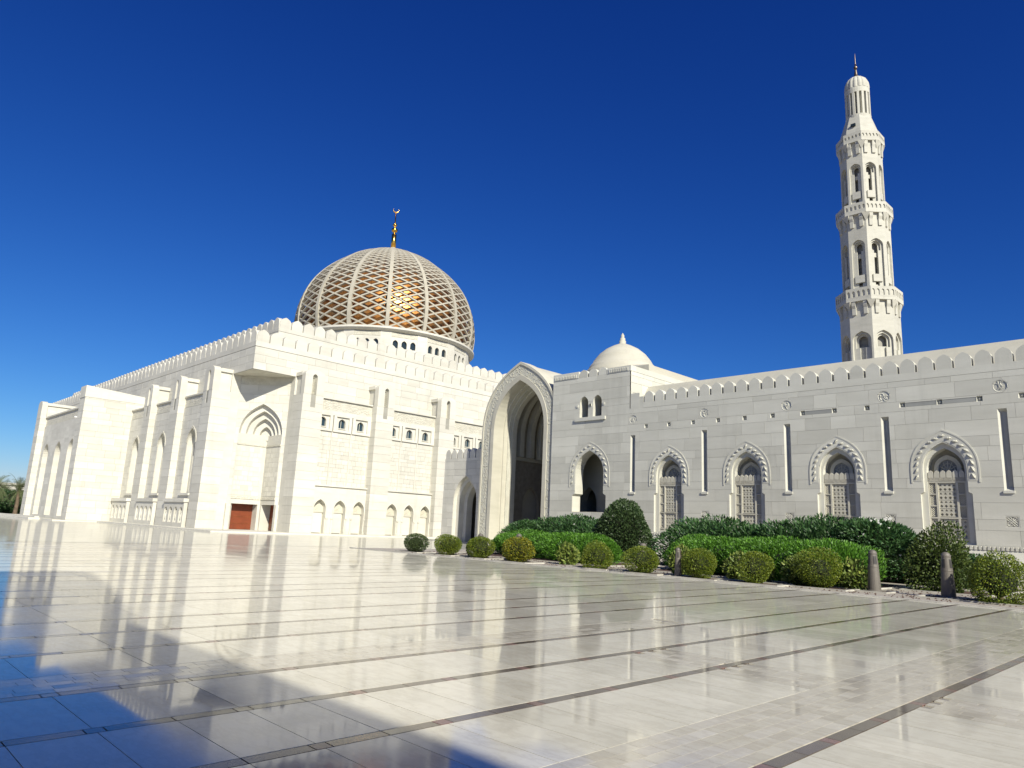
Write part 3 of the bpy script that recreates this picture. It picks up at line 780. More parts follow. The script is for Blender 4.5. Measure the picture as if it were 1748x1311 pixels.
# drum: sixteen pilasters with three small arched windows between
dr = MB(); dr.lathe([(12.88, 17.4), (12.88, 27.2)], 96, DC); drum = dr.build('drum', 'stone_hall', hall, smooth=False)
rg = MB(); rg.lathe([(13.3, 27.15), (13.75, 27.3), (13.95, 27.45), (13.95, 27.72), (13.4, 27.78), (12.2, 27.8)], 96, DC); rg.build('ring_cornice', 'stone_hall', drum)
for k in range(NR):
    a = 2*PI*(k+.5)/NR; p_ = Vector((DC[0]+13.35*math.cos(a), DC[1]+13.35*math.sin(a), 0))
    fr = Frame(p_, (-math.sin(a), math.cos(a), 0), (-math.cos(a), -math.sin(a), 0))
    m_ = MB(); fr.box(m_, -.75, .75, 17.5, 27.2, 0, .6); m_.build('drum_pilaster', 'stone_hall', drum)
    a2 = a+PI/NR
    p_ = Vector((DC[0]+13.32*math.cos(a2), DC[1]+13.32*math.sin(a2), 0)); fr = Frame(p_, (-math.sin(a2), math.cos(a2), 0), (-math.cos(a2), -math.sin(a2), 0))
    ho = [arch(c, .38, 24.9, 25.55, 26.05, 5) for c in (-1.25, 0, 1.25)]
    m_ = MB(); plate(m_, fr, rect(-1.9, 1.9, 22, 26.45), ho, .12, .5, False); m_.build('window_panel', 'stone_hall', drum)
    m_ = MB(); fr.box(m_, -1.9, 1.9, 26.48, 27.1, .1, .5); m_.build('carved_frieze', 'carved_hall', drum)
    for c in (-1.25, 0, 1.25):
        m_ = MB(); fr.box(m_, c-.36, c+.36, 24.9, 25.95, .385, .39); m_.build('drum_window', 'dark_glass', drum)

# ================================================================== ARCADE WALL (right)
AY = 33.0
FA = FY(AY)
arc = tag(empty('arcade_wall', (-14, AY, 0)), 'long pale stone arcade wall with scalloped battlements and carved door niches', 'wall')
AX0, AX1, AXB = -24.05, 9.0, -30.05
MED = [-2.0, -6.23, -10.53, -14.9, -19.33, -23.85]
DOORS = [-4.1, -8.40, -12.66, -17.04, -21.5]
SQS = [-22.97, -21.49, -20.0, -18.54, -17.07, -15.61, -14.13, -12.67, -11.25, -9.81, -8.39, -6.96, -5.55, -4.1, -2.7, -1.2]
Z0, ZT = 1.36, 8.17
DH = .80
def door_hole(c): return [(c-.93, 1.36), (c+.93, 1.36), (c+.93, 3.35), (c+DH, 3.42)]+arch_curve(c, DH, 4.35, 5.45, 8)+[(c-DH, 3.42), (c-.93, 3.35)]
holes = [door_hole(c) for c in DOORS]
slits = [rect(x-.17, x+.15, 3.45, 6.67) for x in MED]
sqh = [rect(x-.11, x+.11, 7.02, 7.24) for x in SQS]
loz = [rect(x-.23, x+.23, 2.06, 2.52) for x in MED[1:]]
meds = [[(x+.27*math.cos(a*PI/8), 7.57+.27*math.sin(a*PI/8)) for a in range(16)] for x in MED]
win2 = [arch(c, .33, 7.98, 8.85, 9.27, 6) for c in (-27.50, -26.47)]
big = [(-28.25, 2.3), (-25.72, 2.3), (-25.72, 3.3), (-25.92, 3.4)]+arch_curve(-26.99, 1.07, 4.6, 5.95, 8)+[(-28.06, 3.4), (-28.25, 3.3)]
bars_ = [(-14.05, -12.78), (-9.72, -8.48), (-8.30, -7.05)]
inl = [rect(a, b_, 7.03, 7.21) for a, b_ in bars_]
lower = rect(AX0, AX1, Z0, ZT); upper = rect(AXB, AX0, Z0, 10.45)
# solid core: corridor behind the wall
core_wall(arc, FA, [rect(AXB, AX1, 0, ZT-.02), rect(AXB, AX0-.03, ZT-.02, 10.44)], holes+slits+sqh+win2+[big], .025, .75, 'stone_arcade')
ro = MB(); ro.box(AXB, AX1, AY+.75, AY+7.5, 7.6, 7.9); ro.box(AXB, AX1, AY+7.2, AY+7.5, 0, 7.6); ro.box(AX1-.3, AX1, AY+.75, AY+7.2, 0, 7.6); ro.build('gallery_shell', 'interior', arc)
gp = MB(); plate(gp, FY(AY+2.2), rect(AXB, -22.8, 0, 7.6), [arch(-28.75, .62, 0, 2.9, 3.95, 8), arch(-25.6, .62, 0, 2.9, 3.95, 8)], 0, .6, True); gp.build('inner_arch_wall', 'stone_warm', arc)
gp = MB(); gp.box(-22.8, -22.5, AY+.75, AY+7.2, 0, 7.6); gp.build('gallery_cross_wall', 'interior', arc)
bdg = StoneBudget(295)
stone_wall(arc, FA, [lower, upper], holes+slits+sqh+loz+meds+win2+[big]+inl, 'stone_arcade', [.58, .42, .64], (.9, 2.3), rng, bdg, depth=.025, gap=.008)
for r in inl:
    m_ = MB(); FA.box(m_, r[0][0]+.01, r[1][0]-.01, r[0][1]+.01, r[2][1]-.01, .01, .05); m_.build('inlay_stone', 'stone_grey', arc)
# battered base with dentil course
bs = MB(); bs.add([(AXB, AY-.42, 0), (AX1, AY-.42, 0), (AX1, AY-.02, 1.18), (AXB, AY-.02, 1.18), (AXB, AY+.3, 1.18), (AX1, AY+.3, 1.18)], [(0, 1, 2, 3), (3, 2, 5, 4)]); bs.build('battered_base', 'stone_arcade', arc)
hb_ = MB(); x = AXB
while x < AX1:
    for s_ in (-1, 1):
        p0 = Vector((x+.1-.1*s_, AY-.34, .30)); p1 = Vector((x+.1+.1*s_, AY-.205, .70)); hb_.tube([p0, p1], .022, 4)
    x += .2
tag(hb_.build('lattice_relief', 'stone_arcade', arc), kind='stuff')
dt = MB(); x = AXB
while x < AX1:
    dt.box(x, x+.085, AY-.06, AY+.05, 1.19, 1.33); x += .15
tag(dt.build('dentils', 'stone_arcade', arc), kind='stuff')
db = MB(); db.box(AXB, AX1, AY-.015, AY+.06, 1.18, 1.36); db.build('dentil_band', 'stone_arcade', arc)

def arch_frames(curve):
    """points with tangents along a curve, evenly spaced"""
    L = [0]
    for i in range(len(curve)-1): L.append(L[-1]+math.dist(curve[i], curve[i+1]))
    return L
def along(curve, L, s):
    for i in range(len(L)-1):
        if s <= L[i+1] or i == len(L)-2:
            t = (s-L[i])/(L[i+1]-L[i]); a, b_ = curve[i], curve[i+1]
            return (a[0]+(b_[0]-a[0])*t, a[1]+(b_[1]-a[1])*t, math.atan2(b_[1]-a[1], b_[0]-a[0]))
def leaf_relief():
    """carved palmette: raised folded leaf, local x,z plane, front -y"""
    mb = MB()
    P = [(0, -.14), (.07, -.03), (.065, .05), (0, .15), (-.065, .05), (-.07, -.03)]
    mb.add([(x, -.004, z) for x, z in P]+[(0, -.062, -.02), (0, -.05, .06)], [(0, 1, 6), (1, 2, 7, 6), (2, 3, 7), (3, 4, 7), (4, 5, 6, 7), (5, 0, 6)])
    return mb.mesh('carved_leaf', 'carved_arcade')
LEAF = None
def carved_arch(parent, c, hw, z0, zs, za, w, fr):
    global LEAF
    if LEAF is None: LEAF = leaf_relief()
    m_ = MB(); out = arch(c, hw+w, z0, zs, za+w*1.2, 10); inn = arch(c, hw+.05, z0-.5, zs, za+.06, 10)
    plate(m_, fr, out, [inn], -.010, .02, False)
    fo = m_.build('carved_arch_border', 'stone_arcade', parent)
    ed = MB(); plate(ed, fr, arch(c, hw+w+.03, z0-.06, zs, za+w*1.2+.035, 10), [arch(c, hw+w-.03, z0-.5, zs, za+w*1.2-.035, 10)], -.022, .02, False); ed.build('border_bead', 'stone_arcade', fo)
    cu = arch_curve(c, hw+w*.52, zs, za+w*.62, 10); cu = [(cu[0][0], z0+.05)]+cu+[(cu[-1][0], z0+.05)]
    L = arch_frames(cu); n = 17
    for i in range(n):
        u, v, a = along(cu, L, (i+.5)*L[-1]/n)
        o_ = bpy.data.objects.new('carved_leaf', LEAF); COL.objects.link(o_)
        p_ = fr.p(u, v, -.008); tilt = a-PI/2+(0.5 if i < n/2 else -0.5)
        o_.matrix_world = Matrix.Translation(p_) @ Matrix.Rotation(-tilt, 4, 'Y')
        o_.parent = fo
    return fo

def lattice_fill(mb, fr, u0, u1, v0, v1, d, step, r):
    """diagonal bars clipped to a rectangle"""
    for s_ in (-1, 1):
        k = -int((v1-v0)/step)-2
        while True:
            ub = u0+k*step if s_ > 0 else u1-k*step
            if (s_ > 0 and ub > u1) or (s_ < 0 and ub < u0): break
            # line u = ub + s_*t , v = v0 + t
            t0 = max(0, (u0-ub)/s_ if s_ > 0 else (u1-ub)/s_); t1 = min(v1-v0, (u1-ub)/s_ if s_ > 0 else (u0-ub)/s_)
            if t1-t0 > .02: mb.tube([fr.p(ub+s_*t0, v0+t0, d), fr.p(ub+s_*t1, v0+t1, d)], r, 4)
            k += 1
def nd(d): return .02+d*.45
def door_niche(c):
    root = empty('door_niche', (c, AY, 0)); root.parent = arc; root.matrix_parent_inverse = Matrix.Translation(-WLOC[arc.name]); WLOC[root.name] = Vector((c, AY, 0))
    carved_arch(root, c, DH, 3.86, 4.35, 5.45, .42, FA)
    # stepped inner frame
    s1 = MB(); plate(s1, FA, arch(c, .95, 1.36, 4.35, 5.5, 8), [arch(c, .69, 1.42, 4.3, 5.22, 8)], nd(.28), .62, False); s1.build('inner_frame', 'stone_arcade', root)
    bk = MB(); plate(bk, FA, arch(c, .74, 1.36, 4.3, 5.25, 8), [], .60, .66, False); bk.build('niche_back', 'carved_fine', root)
    ia = MB(); plate(ia, FA, arch(c, .50, 4.18, 4.42, 4.98, 6), [arch(c, .34, 4.28, 4.42, 4.80, 6)], .50, .61, False); ia.build('small_arch', 'stone_warm', root)
    gl = MB(); plate(gl, FA, arch(c, .35, 4.27, 4.42, 4.8, 6), [], .575, .59, False); gl.build('fan_light', 'stone_grey', root)
    fg = MB()
    for k in range(7):
        a = PI*k/6; fg.tube([FA.p(c, 4.3, .555), FA.p(c+.33*math.cos(a), 4.3+.42*math.sin(a), .555)], .02, 4)
    for rr in (.15, .26): fg.tube([FA.p(c+rr*math.cos(PI*k/10), 4.3+rr*1.25*math.sin(PI*k/10), .555) for k in range(11)], .018, 4)
    fg.build('fan_tracery', 'stone_warm', root)
    # screen with crest
    sc = MB(); FA.box(sc, c-.67, c+.67, 3.86, 4.02, nd(.34), nd(.56)); sc.build('screen_lintel', 'carved_fine', root)
    me = merlon_mesh(.20, .30, .06, 'crest', 'stone_warm')
    for k in range(6): link('crest', me, root, loc=FA.p(c-.56+k*.224, 4.02, nd(.34)))
    fx = [c-.67, c-.40, c-.34, c+.34, c+.40, c+.67]
    fm = MB()
    for u0_, u1_ in ((c-.69, c-.64), (c-.41, c-.33), (c+.33, c+.41), (c+.64, c+.69)): FA.box(fm, u0_, u1_, 1.42, 3.86, nd(.36), nd(.56))
    for v in (1.42, 1.52, 2.36, 3.80): FA.box(fm, c-.69, c+.69, v, v+.06, nd(.35), nd(.56))
    for v in (2.85, 3.32):
        FA.box(fm, c-.66, c-.38, v, v+.05, nd(.37), nd(.56)); FA.box(fm, c+.38, c+.66, v, v+.05, nd(.37), nd(.56))
    fm.build('screen_frame', 'stone_warm', root)
    dk = MB(); FA.box(dk, c-.70, c+.70, 1.40, 3.90, nd(.53), nd(.62)); dk.build('screen_backing', 'carved_fine', root)
    la = MB()
    for a, b_ in ((c-.64, c-.41), (c+.41, c+.64)): lattice_fill(la, FA, a, b_, 2.44, 3.78, nd(.47), .085, .016)
    la.build('side_lattice', 'stone_warm', root)
    # centre screen: rows of pierced stars
    cs = MB(); v = 2.46
    for (u0_, u1_, v0_, v1_) in ((c-.33, c+.33, 2.44, 3.79), (c-.63, c+.63, 1.6, 2.34)):
        n = max(3, round((u1_-u0_)/.15)); p = (u1_-u0_)/n; rows = round((v1_-v0_)/.17); q = (v1_-v0_)/rows
        for r in range(rows):
            for k in range(n):
                uu = u0_+(k+.5)*p; vv = v0_+(r+.5)*q
                ou = rect(uu-p/2, uu+p/2, vv-q/2, vv+q/2)
                if r % 2 == 0: ho = [(uu, vv-q*.38), (uu+p*.38, vv), (uu, vv+q*.38), (uu-p*.38, vv)]
                else: ho = [(uu-p*.36, vv-q*.2), (uu+p*.36, vv-q*.2), (uu, vv+q*.3)]
                plate(cs, FA, ou, [ho], nd(.44+.02*(r % 2)), nd(.52), False)
    cs.build('pierced_screen', 'stone_warm', root)
for c in DOORS: door_niche(c)

for x in MED:
    s_ = empty('slit_recess', (x, AY, 5)); s_.parent = arc; s_.matrix_parent_inverse = Matrix.Translation(-WLOC[arc.name]); WLOC[s_.name] = Vector((x, AY, 5))
    m_ = MB()
    a = [FA.p(x-.17, 3.45, 0), FA.p(x-.17, 6.67, 0), FA.p(x-.05, 6.55, .17), FA.p(x-.05, 3.62, .17), FA.p(x+.15, 6.67, 0), FA.p(x+.15, 6.55, .17), FA.p(x+.15, 3.62, .17), FA.p(x+.15, 3.45, 0)]
    m_.add(a, [(0, 3, 2, 1), (3, 6, 5, 2), (1, 2, 5, 4), (6, 7, 4, 5), (0, 7, 6, 3)]); m_.build('splayed_reveal', 'stone_arcade', s_)
    m_ = MB(); FA.box(m_, x-.20, x+.17, 3.36, 3.46, -.05, .05); m_.build('slit_sill', 'stone_arcade', s_)
for x in SQS:
    m_ = MB(); p_ = [FA.p(x-.11, 7.02, 0), FA.p(x+.11, 7.02, 0), FA.p(x+.11, 7.24, 0), FA.p(x-.11, 7.24, 0), FA.p(x-.07, 7.06, .12), FA.p(x+.07, 7.06, .12), FA.p(x+.07, 7.20, .12), FA.p(x-.07, 7.20, .12), FA.p(x, 7.13, .02)]
    m_.add(p_, [(0, 1, 5, 4), (1, 2, 6, 5), (2, 3, 7, 6), (3, 0, 4, 7), (4, 5, 8), (5, 6, 8), (6, 7, 8), (7, 4, 8)]); m_.build('square_boss', 'stone_arcade', arc)
for i, x in enumerate(MED):
    m_ = MB(); n = 24
    bk = [FA.p(x+.28*math.cos(2*PI*k/n), 7.57+.28*math.sin(2*PI*k/n), .022) for k in range(n)]; m_.add(bk, [tuple(range(n))])
    mo_ = m_.build('medallion', 'stone_arcade', arc)
    r_ = MB(); r_.tube([FA.p(x+.25*math.cos(2*PI*k/n), 7.57+.25*math.sin(2*PI*k/n), .016) for k in range(n+1)], .022, 5)
    rr = random.Random(i)
    # flowing strokes of carved script
    for k in range(5):
        a = rr.uniform(0, 6.28); q = rr.uniform(.04, .15); w_ = rr.uniform(.05, .09); t0 = rr.uniform(0, 6)
        r_.tube([FA.p(x+q*math.cos(a)+w_*math.cos(t0+s*.55), 7.57+q*math.sin(a)+w_*1.3*math.sin(t0+s*.5), .016) for s in range(8)], .018, 5)
    r_.build('medallion_carving', 'stone_arcade', mo_)
for x in MED[1:]:
    m_ = MB(); FA.box(m_, x-.23, x+.23, 2.06, 2.52, .05, .07); lo = m_.build('carved_square', 'stone_arcade', arc)
    r_ = MB()
    for k in range(4):
        a = PI/4+k*PI/2; cx, cz = x+.13*math.cos(a), 2.29+.13*math.sin(a)
        r_.tube([FA.p(cx+.075*math.cos(s*PI/6), cz+.075*math.sin(s*PI/6), .03) for s in range(13)], .022, 4)
    for s_ in (-1, 1): r_.tube([FA.p(x-.22, 2.29-.22*s_, .03), FA.p(x+.22, 2.29+.22*s_, .03)], .022, 4)
    for q in (rect(x-.23, x+.23, 2.06, 2.10), rect(x-.23, x+.23, 2.48, 2.52), rect(x-.23, x-.19, 2.1, 2.48), rect(x+.19, x+.23, 2.1, 2.48)):
        FA.box(r_, q[0][0], q[1][0], q[0][1], q[2][1], .004, .06)
    r_.build('square_tracery', 'stone_arcade', lo)
# battlements and the sloped roof strip behind
m_ = MB(); FA.box(m_, AX0+.883, AX1, ZT+.015, 8.50, 0.0, .32); m_.build('parapet', 'stone_arcade', arc)
merlons(arc, FA, AX0+.9, AX1, 8.50, .70, .585, .63, .32, .0, 'stone_arcade')
m_ = MB(); FA.box(m_, AX0, AX0+.62, ZT, 9.08, 0, .32); FA.box(m_, AX0+.62, AX0+.88, ZT, 8.85, 0.003, .32); m_.build('end_merlon', 'stone_arcade', arc)
rs = MB(); rs.box(AX0, AX1, AY+.02, AY+7.5, 7.9, 8.2); rs.build('parapet_walk', 'stone_warm', arc)
rs = MB(); rs.add([(AX0, AY+.62, 8.2), (AX1, AY+.62, 8.2), (AX1, AY+1.75, 9.78), (AX0, AY+1.75, 9.78), (AX0, AY+6, 9.9), (AX1, AY+6, 9.9), (AX0, AY+6.6, 8.2), (AX1, AY+6.6, 8.2)],
    [(0, 1, 2, 3), (3, 2, 5, 4), (4, 5, 7, 6), (0, 3, 4, 6), (1, 7, 5, 2)]); rs.build('sloped_roof', 'stone_warm', arc)
# raised end block
eb = MB(); eb.box(AXB, AX0-.03, AY+.75, AY+7.5, 7.9, 10.44); eb.build('block_core', 'stone_warm', arc)
stone_wall(arc, FX(AX0), [rect(AY+.0, AY+7.5, 8.2, 10.45)], [], 'stone_arcade', [.58, .42], (.9, 1.9), rng, StoneBudget(0), depth=.05, gap=.014, name='block_stone')
m_ = MB(); FA.box(m_, AXB, -27.95, 10.45, 10.86, -.02, .5); FA.box(m_, -25.75, AX0+.02, 10.45, 10.78, -.02, .5); FA.box(m_, AX0-.5, AX0+.019, 10.45, 10.779, .5, 6.0); m_.build('block_cornice', 'stone_arcade', arc)
merlons(arc, FA, -27.95, -25.75, 10.44, .73, .62, .5, .32, .0, 'stone_arcade', name='merlon')
dt = MB()
for a, b_ in ((-29.9, -28.1), (-25.6, -24.2)):
    x = a
    while x < b_: dt.box(x, x+.06, AY-.05, AY+.0, 10.5, 10.7); x += .13
dt.build('block_dentils', 'stone_arcade', arc)
# twin windows and open arch of the end block
for c in (-27.50, -26.47):
    bk = MB(); FA.box(bk, c-.4, c+.4, 7.9, 9.35, .7, .76); bk.build('twin_window_back', 'interior', arc)
    for sgn in (-1, 1):
        m_ = MB(); FA.box(m_, c+sgn*.50-.07, c+sgn*.50+.07, 8.62, 8.76, -.04, .03); m_.build('small_boss', 'stone_arcade', arc)
m_ = MB(); FA.box(m_, -28.15, -25.82, 7.74, 7.93, -.09, .1); m_.build('window_sill', 'stone_arcade', arc)
carved_arch(arc, -26.99, 1.07, 3.86, 4.6, 5.95, .42, FA)
m_ = MB(); FA.box(m_, -28.24, -25.73, 1.36, 2.28, .05, .5); m_.build('arch_parapet', 'stone_arcade', arc)
m_ = MB(); FA.box(m_, -28.24, -25.73, 2.2, 2.34, .03, .55); m_.build('arch_sill', 'stone_warm', arc)

# ================================================================== GREAT PORTAL
PYF = 33.06; FP = FY(PYF); PC = -33.14
por = tag(empty('portal', (PC, PYF, 0)), 'tall pointed arch portal with carved border standing between hall and arcade wall', 'portal')
out = arch(PC, 3.49, 0, 7.6, 12.22, 14); inn = arch(PC, 2.32, 0, 7.6, 10.96, 14); mid = arch(PC, 2.62, 0, 7.6, 11.35, 14); mid2 = arch(PC, 3.36, 0, 7.6, 12.04, 14)
m_ = MB(); plate(m_, FP, out, [mid2], -.03, .9, True); m_.build('outer_rim', 'stone_warm', por)
m_ = MB(); plate(m_, FP, mid2, [mid], .03, .9, True); m_.build('carved_band', 'carved_arcade', por)
m_ = MB(); plate(m_, FP, mid, [inn], -.02, .9, True); m_.build('inner_rim', 'stone_warm', por)
# relief rosettes and strokes of the band
rel = MB(); cu = arch_curve(PC, 2.99, 7.6, 11.71, 12); cu = [(cu[0][0], .3)]+cu+[(cu[-1][0], .3)]; L = arch_frames(cu); rr = random.Random(3); s = .2
while s < L[-1]-.2:
    u, v, a = along(cu, L, s)
    for k in range(2):
        oo = rr.uniform(-.26, .26); w_ = rr.uniform(.07, .14); t0 = rr.uniform(0, 6.2)
        uu, vv = u-math.sin(a)*oo, v+math.cos(a)*oo
        rel.tube([FP.p(uu+w_*math.cos(t0+q*.7), vv+w_*1.2*math.sin(t0+q*.7), .03) for q in range(6)], .022, 4)
    s += .24
tag(rel.build('band_carving', 'stone_warm', por), kind='stuff')
# stepped reveals going in
steps = [(2.32, 10.96, .9, 1.25, 2.24, 10.82, 'stone_warm'), (2.24, 10.82, 1.25, 1.6, 2.17, 10.7, 'carved_arcade'), (2.17, 10.7, 1.6, 2.0, 2.10, 10.58, 'stone_warm')]
for hw, za, d0, d1, hw2, za2, mt in steps:
    m_ = MB(); plate(m_, FP, arch(PC, hw+.4, 0, 7.6, za+.4, 12), [arch(PC, hw2, 0, 7.6, za2, 12)], d0, d1+.01, True); m_.build('stepped_arch', mt, por)
# vault: extruded shell with transverse ribs
def vault_strip(mb, hw, za, y0, y1, flip=False):
    c1 = arch(PC, hw, 0, 7.6, za, 14)[1:]; c1 = c1+[(PC-hw, 0)]; n = len(c1)
    mb.add([FP.p(u, v, y0) for u, v in c1]+[FP.p(u, v, y1) for u, v in c1], [((i+1, i, i+n, i+1+n) if not flip else (i, i+1, i+1+n, i+n)) for i in range(n-1)])
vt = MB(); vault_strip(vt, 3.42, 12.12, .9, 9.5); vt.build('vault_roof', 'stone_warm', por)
vt = MB(); c1 = arch_curve(PC, 2.9, 7.6, 11.6, 14); n = len(c1)
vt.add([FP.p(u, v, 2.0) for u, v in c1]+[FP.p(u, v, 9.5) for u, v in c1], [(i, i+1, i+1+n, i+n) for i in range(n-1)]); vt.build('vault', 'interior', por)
FPL = Frame((PC-2.9, PYF, 0), (0, 1, 0), (-1, 0, 0)); FPR = Frame((PC+2.9, PYF, 0), (0, -1, 0), (1, 0, 0))
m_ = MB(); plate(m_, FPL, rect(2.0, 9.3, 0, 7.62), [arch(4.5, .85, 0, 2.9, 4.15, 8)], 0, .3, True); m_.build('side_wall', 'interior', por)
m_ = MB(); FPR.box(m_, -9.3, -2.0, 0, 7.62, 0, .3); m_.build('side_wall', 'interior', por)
for k in range(5):
    m_ = MB(); plate(m_, FP, arch(PC, 2.92, 6.2, 7.6, 11.62, 12), [arch(PC, 2.45, 6.1, 7.6, 11.0, 12)], 2.75+1.05*k, 3.15+1.05*k, True); m_.build('vault_rib', 'stone_warm', por)
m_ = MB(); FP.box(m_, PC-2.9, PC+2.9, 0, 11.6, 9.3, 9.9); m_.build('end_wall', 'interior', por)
m_ = MB(); FPL.box(m_, 2.0, 9.3, 5.95, 6.2, -.16, .02); m_.build('impost_moulding', 'stone_warm', por)
m_ = MB(); FPR.box(m_, -9.3, -2.0, 5.95, 6.2, -.16, .02); m_.build('impost_moulding', 'stone_warm', por)

# ================================================================== LOW PORCH left of the portal
WY = 34.0; FW = FY(WY)
wing = tag(empty('porch', (-39.4, WY, 0)), 'low crenellated stone porch with slender pointed arch beside tall portal', 'porch')
wo = arch(-39.15, 1.25, .1, 2.9, 4.75, 10); wi = arch(-39.15, .62, .1, 2.6, 4.05, 8)
core_wall(wing, FW, [rect(-41.6, -36.85, 0, 6.05)], [wo], 0, .5, 'stone_hall', 'porch_wall_core')
stone_wall(wing, Frame(FW.o+Vector((0, -.03, 0)), FW.u, FW.d), [rect(-41.6, -36.85, .1, 6.05)], [wo], 'stone_hall', [.58, .45], (.8, 1.6), rng, StoneBudget(80), depth=.03, gap=.012)
m_ = MB(); plate(m_, FW, arch(-39.15, 1.3, 0, 2.9, 4.8, 10), [arch(-39.15, .95, 0, 2.75, 4.4, 10)], .3, .8, True); m_.build('outer_order', 'stone_hall', wing)
m_ = MB(); plate(m_, FW, arch(-39.15, 1.2, 0, 2.75, 4.5, 10), [wi], .75, 1.3, True); m_.build('inner_order', 'stone_hall', wing)
m_ = MB(); m_.box(-41.6, -41.1, WY+.5, 42, 0, 6.05); m_.box(-41.1, -36.85, WY+5.5, WY+6, 0, 6.05); m_.box(-41.6, -36.85, WY+.5, 42, 5.75, 6.05); m_.build('porch_shell', 'interior', wing)
merlons(wing, FW, -41.6, -36.9, 6.05, .72, .6, .70, .35, -.03, 'stone_hall')

# ================================================================== SMALL DOME behind the arcade block
sd = tag(empty('small_dome', (-31.4, 42, 10.4)), 'small plain stone dome with pointed finial rising behind the arcade block', 'dome')
m_ = MB(); m_.box(-36.5, -26.4, 38.2, 46.5, 7, 12.15); m_.build('dome_base', 'stone_warm', sd)
m_ = MB(); m_.add([(-36.5, 38.2, 12.15), (-26.4, 38.2, 12.15), (-26.4, 46.5, 12.15), (-36.5, 46.5, 12.15)]+[(-31.4+2.5*math.cos(a), 42+2.5*math.sin(a), 12.9) for a in [math.radians(q) for q in (-135, -45, 45, 135)]], [(0, 1, 5, 4), (1, 2, 6, 5), (2, 3, 7, 6), (3, 0, 4, 7), (4, 5, 6, 7)]); m_.build('hipped_skirt', 'stone_warm', sd)
m_ = MB(); m_.lathe([(2.62, 12.3), (2.62, 12.95), (2.5, 12.98), (2.48, 13.15), (2.36, 13.35), (2.3, 13.38), (2.1, 13.75), (1.75, 14.2), (1.25, 14.62), (.7, 14.92), (.3, 15.08), (.24, 15.12), (.26, 15.3), (.2, 15.36), (.2, 15.52), (.12, 15.6), (.13, 15.75), (.02, 15.95)], 40, (-31.4, 42)); m_.build('dome_shell', 'stone_warm', sd, smooth=True)

# ================================================================== MINARET
MC = (-42.0, 127.0)
mn = tag(empty('minaret', (MC[0], MC[1], 0)), 'tall octagonal stone minaret with three balconies and fluted lantern top', 'minaret')
MM = 'stone_minaret'
AP = math.cos(PI/8)
def oct_frame(k, ap):
    a = k*PI/4-PI/2
    return Frame((MC[0]+ap*math.cos(a), MC[1]+ap*math.sin(a), 0), (-math.sin(a), math.cos(a), 0), (-math.cos(a), -math.sin(a), 0))
def octa(mb, r0, z0, r1, z1): mb.lathe([(r0, z0), (r1, z1)], 8, MC, PI/8)
def tier(z0, z1, R, zb, za, wide, door):
    """octagonal shaft stage: eight face panels each with a stepped arched opening"""
    ap = R*AP; hw = R*math.sin(PI/8)
    for k in range(8):
        fr = oct_frame(k, ap); c = 0
        ho = arch(0, wide, zb, za-wide*1.1, za, 8)
        m_ = MB(); plate(m_, fr, rect(-hw, hw, z0, z1), [ho], 0, .5, False); fo = m_.build('shaft_face', MM, mn)
        m_ = MB(); plate(m_, fr, rect(-wide-.1, wide+.1, zb, za+.1), [arch(0, wide*.72, za-wide*1.9, za-wide*1.05, za-wide*.28, 8), rect(-wide*.3, wide*.3, zb+.2, za-wide*1.9+.01)], .35, .7, False); m_.build('recessed_arch', MM, fo)
        m_ = MB(); plate(m_, fr, rect(-wide*.8, wide*.8, zb, za), [arch(0, wide*.44, za-wide*2.2, za-wide*1.0, za-wide*.5, 6), rect(-wide*.34, wide*.34, zb+.6, za-wide*2.9)] if door else [arch(0, wide*.5, za-wide*1.8, za-wide*1.0, za-wide*.5, 6)], .7, 1.0, False); m_.build('inner_arch', MM, fo)
        if door:
            m_ = MB(); fr.box(m_, -wide*.7, wide*.7, zb+1.0, zb+2.3, .1, .5); m_.build('opening_balcony', MM, fo)
    m_ = MB(); octa(m_, R-1.6, z0, R-1.6, z1); m_.build('shaft_core', 'stone_joint', mn)
    m_ = MB(); octa(m_, R-.1, z1-.5, R-.1, z1); octa(m_, R-.1, z0, R-.1, z0+.2); m_.build('stage_floor', MM, mn)
